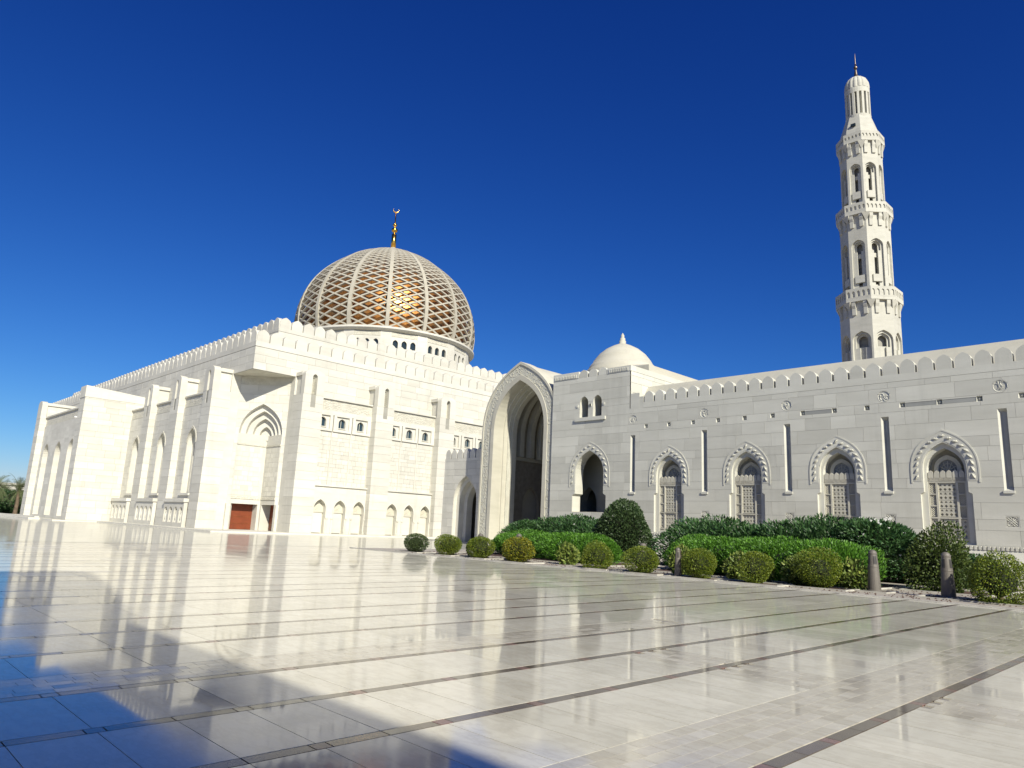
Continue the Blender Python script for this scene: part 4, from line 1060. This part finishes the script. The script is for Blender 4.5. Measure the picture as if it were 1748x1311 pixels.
def balcony(zt, R, Rs, h):
    """gallery: parapet panels on corbels above the shaft of radius Rs"""
    m_ = MB(); octa(m_, R, zt-h, R, zt-h+.4); m_.build('balcony_floor', MM, mn)
    ap = R*AP; hw = R*math.sin(PI/8)
    for k in range(8):
        fr = oct_frame(k, ap); n = 5; p = 2*hw/n
        m_ = MB(); plate(m_, fr, rect(-hw, hw, zt-h+.4, zt), [arch(-hw+(i+.5)*p, p*.3, zt-h+.75, zt-.8, zt-.45, 4) for i in range(n)], 0, .35, True); fo = m_.build('balcony_parapet', MM, mn)
        m_ = MB(); fr.box(m_, -hw, hw, zt-h+.41, zt-.1, .15, .3); m_.build('parapet_back', MM, fo)
        fs = oct_frame(k, Rs*AP)
        for s_ in (-1, 1):
            u = s_*Rs*math.sin(PI/8)*.52; dd = (R-Rs)*AP
            m_ = MB(); q = [fs.p(u-.3, zt-h, 0), fs.p(u+.3, zt-h, 0), fs.p(u+.3, zt-h, -dd*.85), fs.p(u-.3, zt-h, -dd*.85), fs.p(u-.3, zt-h-2.3, -.22), fs.p(u+.3, zt-h-2.3, -.22), fs.p(u+.3, zt-h-.7, -dd*.8), fs.p(u-.3, zt-h-.7, -dd*.8), fs.p(u-.3, zt-h-2.3, .1), fs.p(u+.3, zt-h-2.3, .1), fs.p(u-.3, zt-h-1.2, -.25), fs.p(u+.3, zt-h-1.2, -.25)]
            m_.add(q, [(3, 2, 6, 7), (7, 6, 11, 10), (10, 11, 5, 4), (4, 5, 9, 8), (0, 3, 7, 10, 4, 8), (1, 9, 5, 11, 6, 2), (0, 1, 2, 3), (0, 8, 9, 1)]); m_.build('corbel', MM, fo)
        a = (k+.5)*PI/4-PI/2
        p0 = Vector((MC[0]+Rs*math.cos(a), MC[1]+Rs*math.sin(a), 0)); f2 = Frame(p0, (-math.sin(a), math.cos(a), 0), (-math.cos(a), -math.sin(a), 0))
        m_ = MB(); dd = R-Rs; q = [f2.p(-.55, zt-h, .1), f2.p(.55, zt-h, .1), f2.p(.7, zt-h, -dd*.9), f2.p(-.7, zt-h, -dd*.9), f2.p(0, zt-h-1.5, .05)]
        m_.add(q, [(0, 1, 2, 3), (3, 2, 4), (2, 1, 4), (0, 3, 4)]); m_.build('corner_corbel', MM, fo)
m_ = MB(); octa(m_, 5.0, 0, 4.72, 29.5); m_.build('shaft_base', MM, mn)
tier(29.5, 41.8, 4.72, 30.0, 36.4, 1.5, False)
balcony(43.9, 5.30, 4.72, 2.3)
tier(41.8, 57.6, 4.05, 44.2, 53.0, 1.12, True)
balcony(59.6, 4.62, 4.05, 2.0)
tier(57.6, 71.8, 3.50, 59.9, 67.6, .98, True)
balcony(73.4, 4.0, 3.50, 1.8)
m_ = MB(); octa(m_, 3.35, 71.8, 3.2, 74.4); octa(m_, 3.2, 74.4, 2.2, 77.6); m_.build('lantern_base', MM, mn)
m_ = MB(); m_.box(MC[0]-.4, MC[0]+.4, MC[1]-3.05, MC[1]-2.4, 75.1, 75.6); m_.build('vent', 'dark_glass', mn)
for k in range(16):
    a = 2*PI*k/16; p_ = Vector((MC[0]+2.08*math.cos(a), MC[1]+2.08*math.sin(a), 0)); fr = Frame(p_, (-math.sin(a), math.cos(a), 0), (-math.cos(a), -math.sin(a), 0))
    m_ = MB(); fr.box(m_, -.20, .20, 77.6, 82.6, -.02, .45); m_.build('lantern_pier', MM, mn)
m_ = MB(); m_.lathe([(2.12, 77.2), (2.16, 77.9), (1.55, 77.9), (1.2, 77.95), (1.2, 82.3), (1.6, 82.4), (2.12, 82.4), (2.12, 83.4), (2.02, 83.45)], 32, MC); m_.build('lantern_drum', MM, mn)
m_ = MB(); n = 64; prof = [(2.14, 83.45), (2.14, 84.1), (2.05, 84.8), (1.75, 85.5), (1.2, 86.05), (.5, 86.35), (.3, 86.5)]
vs_ = []
for r, z in prof:
    for i in range(n):
        a = 2*PI*i/n; q = r*(1-.07*(.5+.5*math.cos(a*16))**2); vs_.append((MC[0]+q*math.cos(a), MC[1]+q*math.sin(a), z))
m_.add(vs_, [(j*n+i, j*n+(i+1) % n, (j+1)*n+(i+1) % n, (j+1)*n+i) for j in range(len(prof)-1) for i in range(n)]); m_.build('fluted_cupola', MM, mn)
m_ = MB(); m_.lathe([(.5, 86.3), (.3, 87.0), (.18, 88.0), (.12, 88.05), (.34, 88.4), (.34, 88.6), (.12, 88.9), (.2, 89.1), (.09, 89.3), (.07, 90.6), (.03, 91.4)], 12, MC); m_.build('finial', 'bronze', mn)

# ================================================================== OPPOSITE ARCADE (behind the viewpoint, throws the foreground shade)
OY = -2.05
op = tag(empty('opposite_arcade', (10, OY-4, 0)), 'pale stone arcade behind the viewpoint whose shade covers the near floor', 'wall')
m_ = MB(); m_.box(-60, 60, OY-7, OY-1.0, 0, 8.2); m_.build('arcade_body', 'stone_arcade', op)
m_ = MB(); m_.add([(-60, OY-1.2, 8.2), (60, OY-1.2, 8.2), (60, OY, 9.30), (-60, OY, 9.30), (60, OY-6, 9.30), (-60, OY-6, 9.30), (60, OY-6, 8.2), (-60, OY-6, 8.2)], [(1, 0, 3, 2), (2, 3, 5, 4), (4, 5, 7, 6), (0, 1, 6, 7)]); m_.build('roof_strip', 'stone_warm', op)
m_ = MB(); FO = Frame((0, OY, 0), (-1, 0, 0), (0, -1, 0)); plate(m_, FO, arch(-1.5, 3.5, 0, 7.6, 12.1, 12), [arch(-1.5, 2.3, 0, 7.6, 10.5, 12)], 0, 6.5, True); m_.build('portal_arch', 'stone_warm', op)

# ================================================================== PLANTS
def leaves(rg_, n, pos, size, aspect=1.6, up_bias=0.2, narrow=False, fold=True):
    """pos() -> (point, outward normal); returns verts, faces of folded leaf quads"""
    vs_ = []; fs = []
    for _ in range(n):
        p, nr = pos()
        d = Vector((rg_.gauss(0, 1), rg_.gauss(0, 1), rg_.gauss(0, 1))).normalized()*.85+nr*.9+Vector((0, 0, up_bias)); d.normalize()
        s = d.cross(Vector((rg_.gauss(0, 1), rg_.gauss(0, 1), rg_.gauss(0, 1)))).normalized(); nn = s.cross(d)
        L = size*rg_.uniform(.7, 1.35); w = L/aspect/2
        k = len(vs_)
        vs_ += [p, p+d*(L*.5)+s*w+nn*(.15*w), p+d*L, p+d*(L*.5)-s*w+nn*(.15*w)]
        fs.append((k, k+1, k+2, k+3))
    return vs_, fs
def blob_pos(rg_, rx, ry, rz, lumps, shell=.72, flat=0.0, seed=0):
    """points in the outer shell of a lumpy ellipsoid centred at (0,0,rz)"""
    lr = random.Random(seed)
    ls = [(Vector((lr.gauss(0, 1), lr.gauss(0, 1), lr.gauss(0, .8))).normalized(), lr.uniform(-.05, .13)*lumps, lr.uniform(2.5, 9)) for _ in range(20)]
    def pos():
        d = Vector((rg_.gauss(0, 1), rg_.gauss(0, 1), rg_.gauss(0, 1))).normalized()
        k = 1.0
        for (v, a, sh) in ls: k += a*math.exp(-sh*(1-d.dot(v)))*1.6
        t = 1-(1-shell)*(rg_.random()**1.6)
        p = Vector((d.x*rx*k*t, d.y*ry*k*t, rz+d.z*rz*k*t))
        if flat and p.z < flat: p.z = flat+rg_.random()*.06
        if p.z < 0.02: p.z = 0.02+rg_.random()*.05
        return p, d
    return pos
def core_blob(mb, rx, ry, rz, k=.80, seed=0):
    lr = random.Random(seed); n, m_ = 14, 9; vs_ = []
    for j in range(m_+1):
        th = PI*j/m_
        for i in range(n):
            a = 2*PI*i/n; q = k*(1+lr.uniform(-.05, .05))
            vs_.append((rx*q*math.sin(th)*math.cos(a), ry*q*math.sin(th)*math.sin(a), max(.01, rz-rz*q*math.cos(th))))
    mb.add(vs_, [(j*n+i, j*n+(i+1) % n, (j+1)*n+(i+1) % n, (j+1)*n+i) for j in range(m_) for i in range(n)])
def foliage_mesh(name, mat, parts):
    me = bpy.data.meshes.new(name); V = []; F = []
    for v, f in parts:
        k = len(V); V += [tuple(q) for q in v]; F += [tuple(i+k for i in ff_) for ff_ in f]
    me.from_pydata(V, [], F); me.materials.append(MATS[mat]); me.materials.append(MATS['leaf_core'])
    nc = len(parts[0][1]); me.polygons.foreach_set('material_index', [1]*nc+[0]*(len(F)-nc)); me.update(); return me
def shrub_meshes(name, mat, rx, ry, rz, n, size, lumps, seed, aspect=1.6, shell=.72, up_bias=.2, flat=0.0, corek=.70):
    rg_ = random.Random(seed)
    mb = MB(); core_blob(mb, rx, ry, rz, corek, seed)
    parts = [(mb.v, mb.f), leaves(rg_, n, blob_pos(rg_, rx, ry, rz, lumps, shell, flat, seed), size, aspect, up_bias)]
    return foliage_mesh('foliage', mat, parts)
def stem_mesh(rx, h, seed, n=4):
    rg_ = random.Random(seed); mb = MB()
    for _ in range(n):
        a = rg_.uniform(0, 6.28); q = rx*rg_.uniform(.1, .5)
        mb.tube([(0, 0, -.02), (q*.4*math.cos(a), q*.4*math.sin(a), h*.5), (q*math.cos(a), q*math.sin(a), h)], [.03, .024, .012], 5)
    return mb.mesh('stem', 'bark')
STEM = stem_mesh(.5, .6, 1)
def shrub(name, me, x, y, label, cat='shrub', group=None, s=(1, 1, 1), rz=0.0, z=0.0):
    root = empty(name, (x, y, z)); root.rotation_euler = (0, 0, rz); root.scale = s
    link('foliage', me, root, local=True); link('stem', STEM, root, local=True)
    return tag(root, label, cat, group)

# clipped ball shrubs along the kerb: x, y, radius, height
ball_var = {'g': [shrub_meshes('ball', 'leaf_ball', .5, .5, .5, 7600, .043, 1.3, 11+i, shell=.70) for i in range(5)],
            'd': [shrub_meshes('ball', 'leaf_ball_dark', .5, .5, .5, 5200, .05, .6, 21)],
            'y': [shrub_meshes('ball', 'leaf_ball_gold', .5, .5, .5, 5200, .052, .8, 31)]}
BALLS = [(-25.35, 19.35, .53, .79, 'd', 'grey-green clipped ball shrub at the far end of the row, nearest the hall'),
 (-23.16, 19.35, .55, .82, 'g', 'second clipped ball shrub from the hall end of the kerb'),
 (-21.18, 19.3, .60, .85, 'g', 'third clipped ball shrub from the hall, slightly flattened, in front of bright hedge'),
 (-18.74, 19.0, .58, .93, 'y', 'clipped ball shrub with yellow-orange top, fourth from the hall'),
 (-15.44, 19.35, .60, .90, 'g', 'clipped ball shrub in front of the tall dark rounded shrub, fifth from the hall'),
 (-13.41, 19.2, .60, .85, 'g', 'low wide clipped ball shrub just right of the tall dark rounded shrub'),
 (-11.42, 19.1, .57, .92, 'g', 'clipped ball shrub touching the bollard light half hidden beside it'),
 (-9.63, 19.1, .61, .97, 'g', 'large clipped ball shrub in the middle of the bright feathery hedge front'),
 (-8.17, 19.75, .64, 1.02, 'g', 'looser olive ball shrub left of the first free-standing bollard light'),
 (-4.15, 20.0, .72, 1.16, 'g', 'biggest clipped ball shrub at right edge beside the nearest bollard light'),
 (-2.75, 22.2, .6, .95, 'g', 'ball shrub cut off by the right edge of the picture')]
for i, (x, y, r, h, kd, lab) in enumerate(BALLS):
    me = ball_var[kd][i % len(ball_var[kd])]; q_ = 1.22 if i < 4 else (.86 if i == 7 else 1.0); r *= q_; h *= (1.08 if i < 4 else 1.0)
    shrub('ball_shrub', me, x, y, lab, 'shrub', 'clipped ball shrubs along the kerb', (r*2*.77*rng.uniform(.95, 1.05), r*2*.76*rng.uniform(.94, 1.04), h*.86), rng.uniform(0, 6), .02)

# bright feathery hedge clumps
bright = [shrub_meshes('bright', 'leaf_bright', .8, .7, .6, 9500, .085, 2.2, 41+i, aspect=3.4, up_bias=.9, shell=.6, corek=.6) for i in range(3)]
BR = [(-24.1, 23.6, 1.0, 1.02, 'small feathery bright green clump at the hall end of the border'),
      (-21.8, 23.2, 1.3, 1.12, 'feathery bright green clump behind the flattened ball shrub'),
      (-19.4, 22.6, 1.35, 1.18, 'feathery bright green clump behind the yellow-topped ball shrub'),
      (-17.5, 21.9, 1.25, 1.18, 'feathery bright green clump just left of the tall dark rounded shrub'),
      (-13.9, 22.9, 1.1, 1.22, 'feathery bright green clump right of the tall dark rounded shrub'),
      (-12.5, 22.3, 1.15, 1.28, 'feathery bright green clump above the half hidden bollard light'),
      (-11.0, 21.8, 1.15, 1.30, 'feathery bright green clump between two ball shrubs in mid border'),
      (-9.7, 21.5, 1.1, 1.26, 'feathery bright green clump behind the large middle ball shrub'),
      (-8.3, 21.3, 1.05, 1.35, 'rounded feathery bright green clump left of the first free-standing bollard')]
for i, (x, y, r, h, lab) in enumerate(BR):
    shrub('feathery_shrub', bright[i % 3], x, y, lab, 'shrub', 'bright feathery hedge clumps', (r*1.08, r*.95, h*.72), rng.uniform(-.25, .25)+(PI if i % 2 else 0), .02)

# oleander hedge behind
ol = [shrub_meshes('oleander', 'leaf_oleander', 1.0, .9, 1.0, 7500, .19, 2.6, 51+i, aspect=3.8, up_bias=.6, shell=.45, corek=.6) for i in range(3)]
def flowers(root, rx, h, seed, n=26):
    rg_ = random.Random(seed); mb = MB()
    for _ in range(n):
        a = rg_.uniform(0, 6.28); th = rg_.uniform(-.2, 1.2); p = Vector((rx*math.cos(th)*math.cos(a), rx*.9*math.cos(th)*math.sin(a), h*.5+h*.5*math.sin(th)))
        r = rg_.uniform(.03, .055)
        mb.add([p+Vector((r*math.cos(k*2.1), r*math.sin(k*2.1), rg_.uniform(0, .03))) for k in range(3)]+[p+Vector((0, 0, -r))], [(0, 1, 2), (0, 1, 3), (1, 2, 3), (2, 0, 3)])
    o_ = link('blossoms', mb.mesh('blossoms', 'white_flower'), root, local=True); tag(o_, kind='stuff')
OL = [(-27.6, 28.6, 1.15, 1.95, 'dark green oleander at the left end of the hedge below the great portal'),
      (-25.6, 28.4, 1.2, 2.0, 'dark green oleander below the open portal arch'),
      (-23.6, 28.2, 1.2, 1.98, 'dark green oleander in the hedge between portal and open arch'),
      (-21.9, 27.8, 1.15, 1.95, 'dark green oleander below the open arch, beside the tall rounded shrub'),
      (-15.9, 26.4, 1.15, 1.95, 'dark oleander with white blossoms below the door niche nearest the portal'),
      (-14.3, 25.9, 1.15, 2.0, 'dark oleander with white blossoms right of the door niche nearest the portal'),
      (-12.8, 25.4, 1.1, 2.0, 'dark oleander with white blossoms below the second door niche'),
      (-11.3, 24.9, 1.1, 2.02, 'dark oleander with white blossoms between second and third door niches'),
      (-9.9, 24.4, 1.05, 2.05, 'dark oleander with white blossoms below the third door niche')]
for i, (x, y, r, h, lab) in enumerate(OL):
    q = shrub('oleander', ol[i % 3], x, y, lab, 'shrub', 'oleander hedge in front of the arcade wall', (r*.98, r*.9, h*.405), rng.uniform(0, 6), .02)
    flowers(q, 1.0, 2.0, 60+i, 30 if i > 3 else 16)
# small oleander tree at the end of the hedge
tr = tag(empty('oleander_tree', (-8.0, 23.6, 0)), 'dark leafy oleander tree with bare trunk behind the first free-standing bollard', 'tree', 'oleander hedge in front of the arcade wall')
rg_ = random.Random(77); mb = MB(); core_blob(mb, .85, .8, .44, .74, 7); mb.v = [(a, b_, c+1.02) for a, b_, c in mb.v]
bp = blob_pos(rg_, 1.0, .95, .52, 1.8, .55, 0, 7)
def bp2():
    p, d = bp(); return p+Vector((0, 0, .88)), d
me = foliage_mesh('crown', 'leaf_oleander', [(mb.v, mb.f), leaves(rg_, 7500, bp2, .14, 3.2, .4)])
link('crown', me, tr, local=True)
mb = MB()
for k in range(5):
    a = k*1.3+.3; mb.tube([(0, 0, -.02), (.06*math.cos(a), .06*math.sin(a), .5), (.35*math.cos(a), .35*math.sin(a), 1.0), (.6*math.cos(a), .6*math.sin(a), 1.4)], [.05, .04, .03, .015], 6)
link('trunk', mb.mesh('trunk', 'bark'), tr, local=True); flowers(tr, 1.1, 2.1, 91, 40)

# tall rounded dark shrub
cone = shrub_meshes('cone', 'leaf_cone', 1.0, 1.0, 1.25, 15000, .085, 1.3, 71, aspect=1.5, up_bias=.5, shell=.8)
shrub('rounded_shrub', cone, -18.5, 25.0, 'tall dark green rounded shrub clipped to a blunt cone before the arcade wall', 'shrub', None, (1.02, 1.0, .97), .4, .0)
# loose shrub behind the right bollard
lo_ = shrub_meshes('loose', 'leaf_mid', .9, .85, 1.0, 8500, .11, 2.4, 81, aspect=1.7, shell=.5, corek=.6)
shrub('loose_shrub', lo_, -6.15, 23.1, 'loose yellow-green shrub with ragged top behind the nearest bollard light', 'shrub', None, (.64, .66, .74), 1.0, .0)
# dark low hedge
dh = shrub_meshes('low_dark', 'leaf_oleander', 1.0, .6, .5, 5500, .09, 1.0, 83, aspect=1.8)
shrub('low_hedge', dh, -8.1, 26.2, 'low dark clipped hedge under the oleander tree', 'hedge', None, (1.25, .9, 1.0), .1, .0)
shrub('low_hedge', dh, -6.3, 25.9, 'low dark clipped hedge behind the loose yellow-green shrub', 'hedge', None, (1.1, .9, .95), 3.1, .0)
# small lime-green plants at the front
lime = [shrub_meshes('lime', 'leaf_lime', .32, .32, .3, 900, .11, 1.6, 85+i, aspect=1.8, shell=.4, corek=.55) for i in range(2)]
LM = [(-20.2, 20.2, 'small lime green plant left of the yellow-topped ball shrub'), (-17.4, 20.2, 'small lime green plant right of the yellow-topped ball shrub'),
      (-10.65, 20.1, 'lime green low plant right of the ball shrub by the half hidden bollard'), (-10.2, 20.5, 'lime green low plant left of the large middle ball shrub'),
      (-9.0, 20.4, 'lime green low plant right of the large middle ball shrub'), (-8.75, 20.2, 'lime green low plant left of the looser olive ball shrub'),
      (-7.55, 20.5, 'lime green low plant right of the looser olive ball shrub')]
for i, (x, y, lab) in enumerate(LM):
    shrub('lime_plant', lime[i % 2], x, y, lab, 'plant', 'small lime green plants between the ball shrubs', (1, 1, 1.15), rng.uniform(0, 6), .0)
hib = shrub('hibiscus', lime[0], -12.5, 19.9, 'small hibiscus with one red blossom beside the half hidden bollard', 'plant', None, (.8, .8, 1.3), 2.0, .0)
fl_ = MB()
for k in range(5):
    a = k*2*PI/5; c = Vector((.18, -.30, .42)); d1 = Vector((math.cos(a)*.1, -.03, math.sin(a)*.1)); d2 = Vector((math.cos(a+.6)*.1, -.03, math.sin(a+.6)*.1)); fl_.add([c, c+d1, c+(d1+d2)*.75, c+d2], [(0, 1, 2, 3)])
link('blossom', fl_.mesh('blossom', 'flower'), hib, local=True)

# soil beds with thin stone edging under the shrubs
bd = random.Random(4)
def soil_bed(x0, x1, y0, y1):
    m_ = MB(); n = 14; pts = rect(x0, x1, y0, y1)
    m_.add([(x0, y0, .009), (x1, y0, .009), (x1, y1, .009), (x0, y1, .009)], [(0, 1, 2, 3)]); o_ = tag(m_.build('soil_bed', 'soil'), kind='structure')
    for (a, b_, c, d) in ((x0-.06, x1+.06, y0-.06, y0-.002), (x0-.06, x1+.06, y1+.002, y1+.06), (x0-.06, x0-.002, y0, y1), (x1+.002, x1+.06, y0, y1)):
        e = MB(); e.box(a, b_, c, d, 0, .04); e.build('bed_edging', 'kerb_stone', o_)
for x, y, r, h, kd, lab in BALLS[:-1]: soil_bed(x-r-.25, x+r+.15, y-.42, y+.5)
soil_bed(-25.2, -16.4, 20.9, 24.4); soil_bed(-14.8, -7.3, 20.75, 24.2); soil_bed(-20.2, -17.0, 24.6, 26.6)
soil_bed(-28.8, -20.6, 27.0, 30.0); soil_bed(-17.0, -9.0, 24.5, 27.8); soil_bed(-8.8, -4.9, 24.9, 27.2); soil_bed(-6.9, -4.9, 22.2, 24.2)
soil_bed(-5.75, -5.0, 19.6, 20.75); soil_bed(-7.35, -6.6, 19.9, 20.7)
# clods and dry leaves on the soil
cl = MB()
for _ in range(2600):
    x, y = bd.uniform(-26, -3), bd.uniform(18.7, 24)
    r = bd.uniform(.008, .03); z = .012
    cl.add([(x-r, y-r, z), (x+r, y-r*.6, z), (x+r*.5, y+r, z), (x, y, z+r*1.1)], [(0, 1, 3), (1, 2, 3), (2, 0, 3)])
tag(cl.build('soil_clods', 'soil'), 'dark soil crumbs and dry litter scattered over the planted border', 'litter', kind='stuff')

# ================================================================== BOLLARD LIGHTS
def bollard_parts():
    b1_ = MB(); b1_.lathe([(.205, 0), (.205, .03), (.185, .05), (.148, .62), (.152, .64), (.146, .66), (.118, .94), (.122, .95), (.122, .985), (.095, 1.03), (.05, 1.06), (.0, 1.065)], 24)
    body = b1_.mesh('bollard_body', 'bollard_metal', False)
    p_ = MB()
    for k in range(4):
        a = k*PI/2+.5
        for s_ in range(5):
            a0, a1 = a-.38+s_*.15, a-.38+(s_+1)*.15
            p_.add([((.1485-(z-.66)*.1)*math.cos(q), (.1485-(z-.66)*.1)*math.sin(q), z) for q, z in ((a0, .70), (a1, .70), (a1, .90), (a0, .90))], [(0, 1, 2, 3)])
    return body, p_.mesh('lens_panel', 'bollard_dark')
BB, BPn = bollard_parts()
for x, y, h, lab in [(-5.25, 20.2, 1.03, 'dark grey tapered bollard light beside the biggest ball shrub'), (-6.98, 20.3, 1.0, 'dark grey tapered bollard light under the oleander tree'),
                     (-12.02, 18.95, .80, 'thin bollard light half hidden by a ball shrub in mid border'), (-13.9, 19.85, .86, 'bollard light with only its tip showing above the low wide ball shrub'),
                     (-19.35, 19.6, .95, 'bollard light mostly hidden behind the yellow-topped ball shrub'), (-21.9, 19.97, .88, 'bollard light mostly hidden behind the flattened ball shrub')]:
    r_ = tag(empty('bollard_light', (x, y, .006)), lab, 'bollard', 'tapered bollard lights in the border'); w_ = .58 if h < .85 else .88
    r_.scale = (w_, w_, h); r_.rotation_euler = (0, 0, rng.uniform(0, 1))
    link('bollard_body', BB, r_, local=True); link('lens_panel', BPn, r_, local=True)

# ================================================================== DISTANT PALMS AND BUILDING AT LEFT
def palm_parts(seed, H):
    rg_ = random.Random(seed); tk = MB()
    tk.tube([(0, 0, 0), (.1, .05, H*.5), (.0, .1, H)], [.32, .26, .24], 10)
    fr_ = MB()
    for k in range(46):
        a = rg_.uniform(0, 6.28); el = rg_.uniform(-.75, 1.35); L = rg_.uniform(2.6, 3.5); pts = []
        d = Vector((math.cos(a)*math.cos(el), math.sin(a)*math.cos(el), math.sin(el))); p = Vector((0, .1, H)); n = 10
        for i in range(n+1):
            pts.append(p.copy()); p = p+d*(L/n); d = (d+Vector((0, 0, -.14-.03*i*.3))).normalized()
        fr_.tube(pts, [.035-.003*i for i in range(n+1)], 4)
        for i in range(1, n+1):
            t = (pts[i]-pts[i-1]).normalized(); s_ = t.cross(Vector((0, 0, 1))).normalized()
            for q in (0, .5):
                base = pts[i-1].lerp(pts[i], q)
                for sg in (-1, 1):
                    l = .62*math.sin(max(.25, (i+q)/n)*PI*.85)+.12; e = base+(s_*sg*.8+t*.75+Vector((0, 0, -.22))).normalized()*l; w = t*.03
                    fr_.add([base-w, base+w, e], [(0, 1, 2)])
    return tk.mesh('trunk', 'bark'), fr_.mesh('fronds', 'leaf_palm')
pv = [palm_parts(5, 3.6), palm_parts(6, 4.4)]
def far_at(px, dist):
    """direction of a place seen at pixel column px on the horizon"""
    d = fwd+rt*((px-874)/1218.1)-up*((866-655.5)/1218.1); d.z = 0; d.normalize(); return d*dist
for i, (px, dist, v, s, lab) in enumerate([(-12, 128, 1, .85, 'tall date palm cut off by the left edge of the picture'), (27, 132, 0, .95, 'bushy date palm right beside the far corner of the hall'), (4, 150, 0, .9, 'smaller date palm between the two nearer palms'), (48, 160, 1, .95, 'date palm with only its crown tip showing at the hall corner')]):
    p = far_at(px, dist); r_ = tag(empty('date_palm', (p.x, p.y, 0)), lab, 'palm tree', 'distant date palms'); r_.scale = (s, s, s); r_.rotation_euler = (0, 0, i*1.7)
    link('trunk', pv[v][0], r_, local=True); link('fronds', pv[v][1], r_, local=True)
gh = shrub_meshes('far_hedge', 'leaf_oleander', 3, 2, 1.3, 5000, .3, 1.4, 95, aspect=2)
for i, (px, dist, lab) in enumerate([(-25, 138, 'distant green bush at the left edge under the palms'), (8, 142, 'distant green bush between the palm trunks'), (40, 146, 'distant green bush at the foot of the hall corner')]):
    p = far_at(px, dist); r_ = shrub('far_bush', gh, p.x, p.y, lab, 'bush', 'distant bushes under the palms', (1.5, 1.3, 1.2), i)
p = far_at(-20, 260); fb = tag(empty('far_building', (p.x, p.y, 0)), 'low white flat-roofed building far behind the palms', 'building'); fb.rotation_euler = (0, 0, .9)
m_ = MB(); m_.box(-26, 26, -6, 6, 0, 7.0); o_ = m_.mesh('wall', 'kerb_stone'); link('wall', o_, fb, local=True)
m_ = MB(); m_.box(-26.6, 26.6, -6.6, 6.6, 7.0, 7.6); link('roof', m_.mesh('roof', 'kerb_stone'), fb, local=True)
for k in range(8):
    m_ = MB(); m_.box(-23+k*6, -21+k*6, -6.05, -5.98, 3.0, 5.0); link('window', m_.mesh('window', 'dark_glass'), fb, local=True)
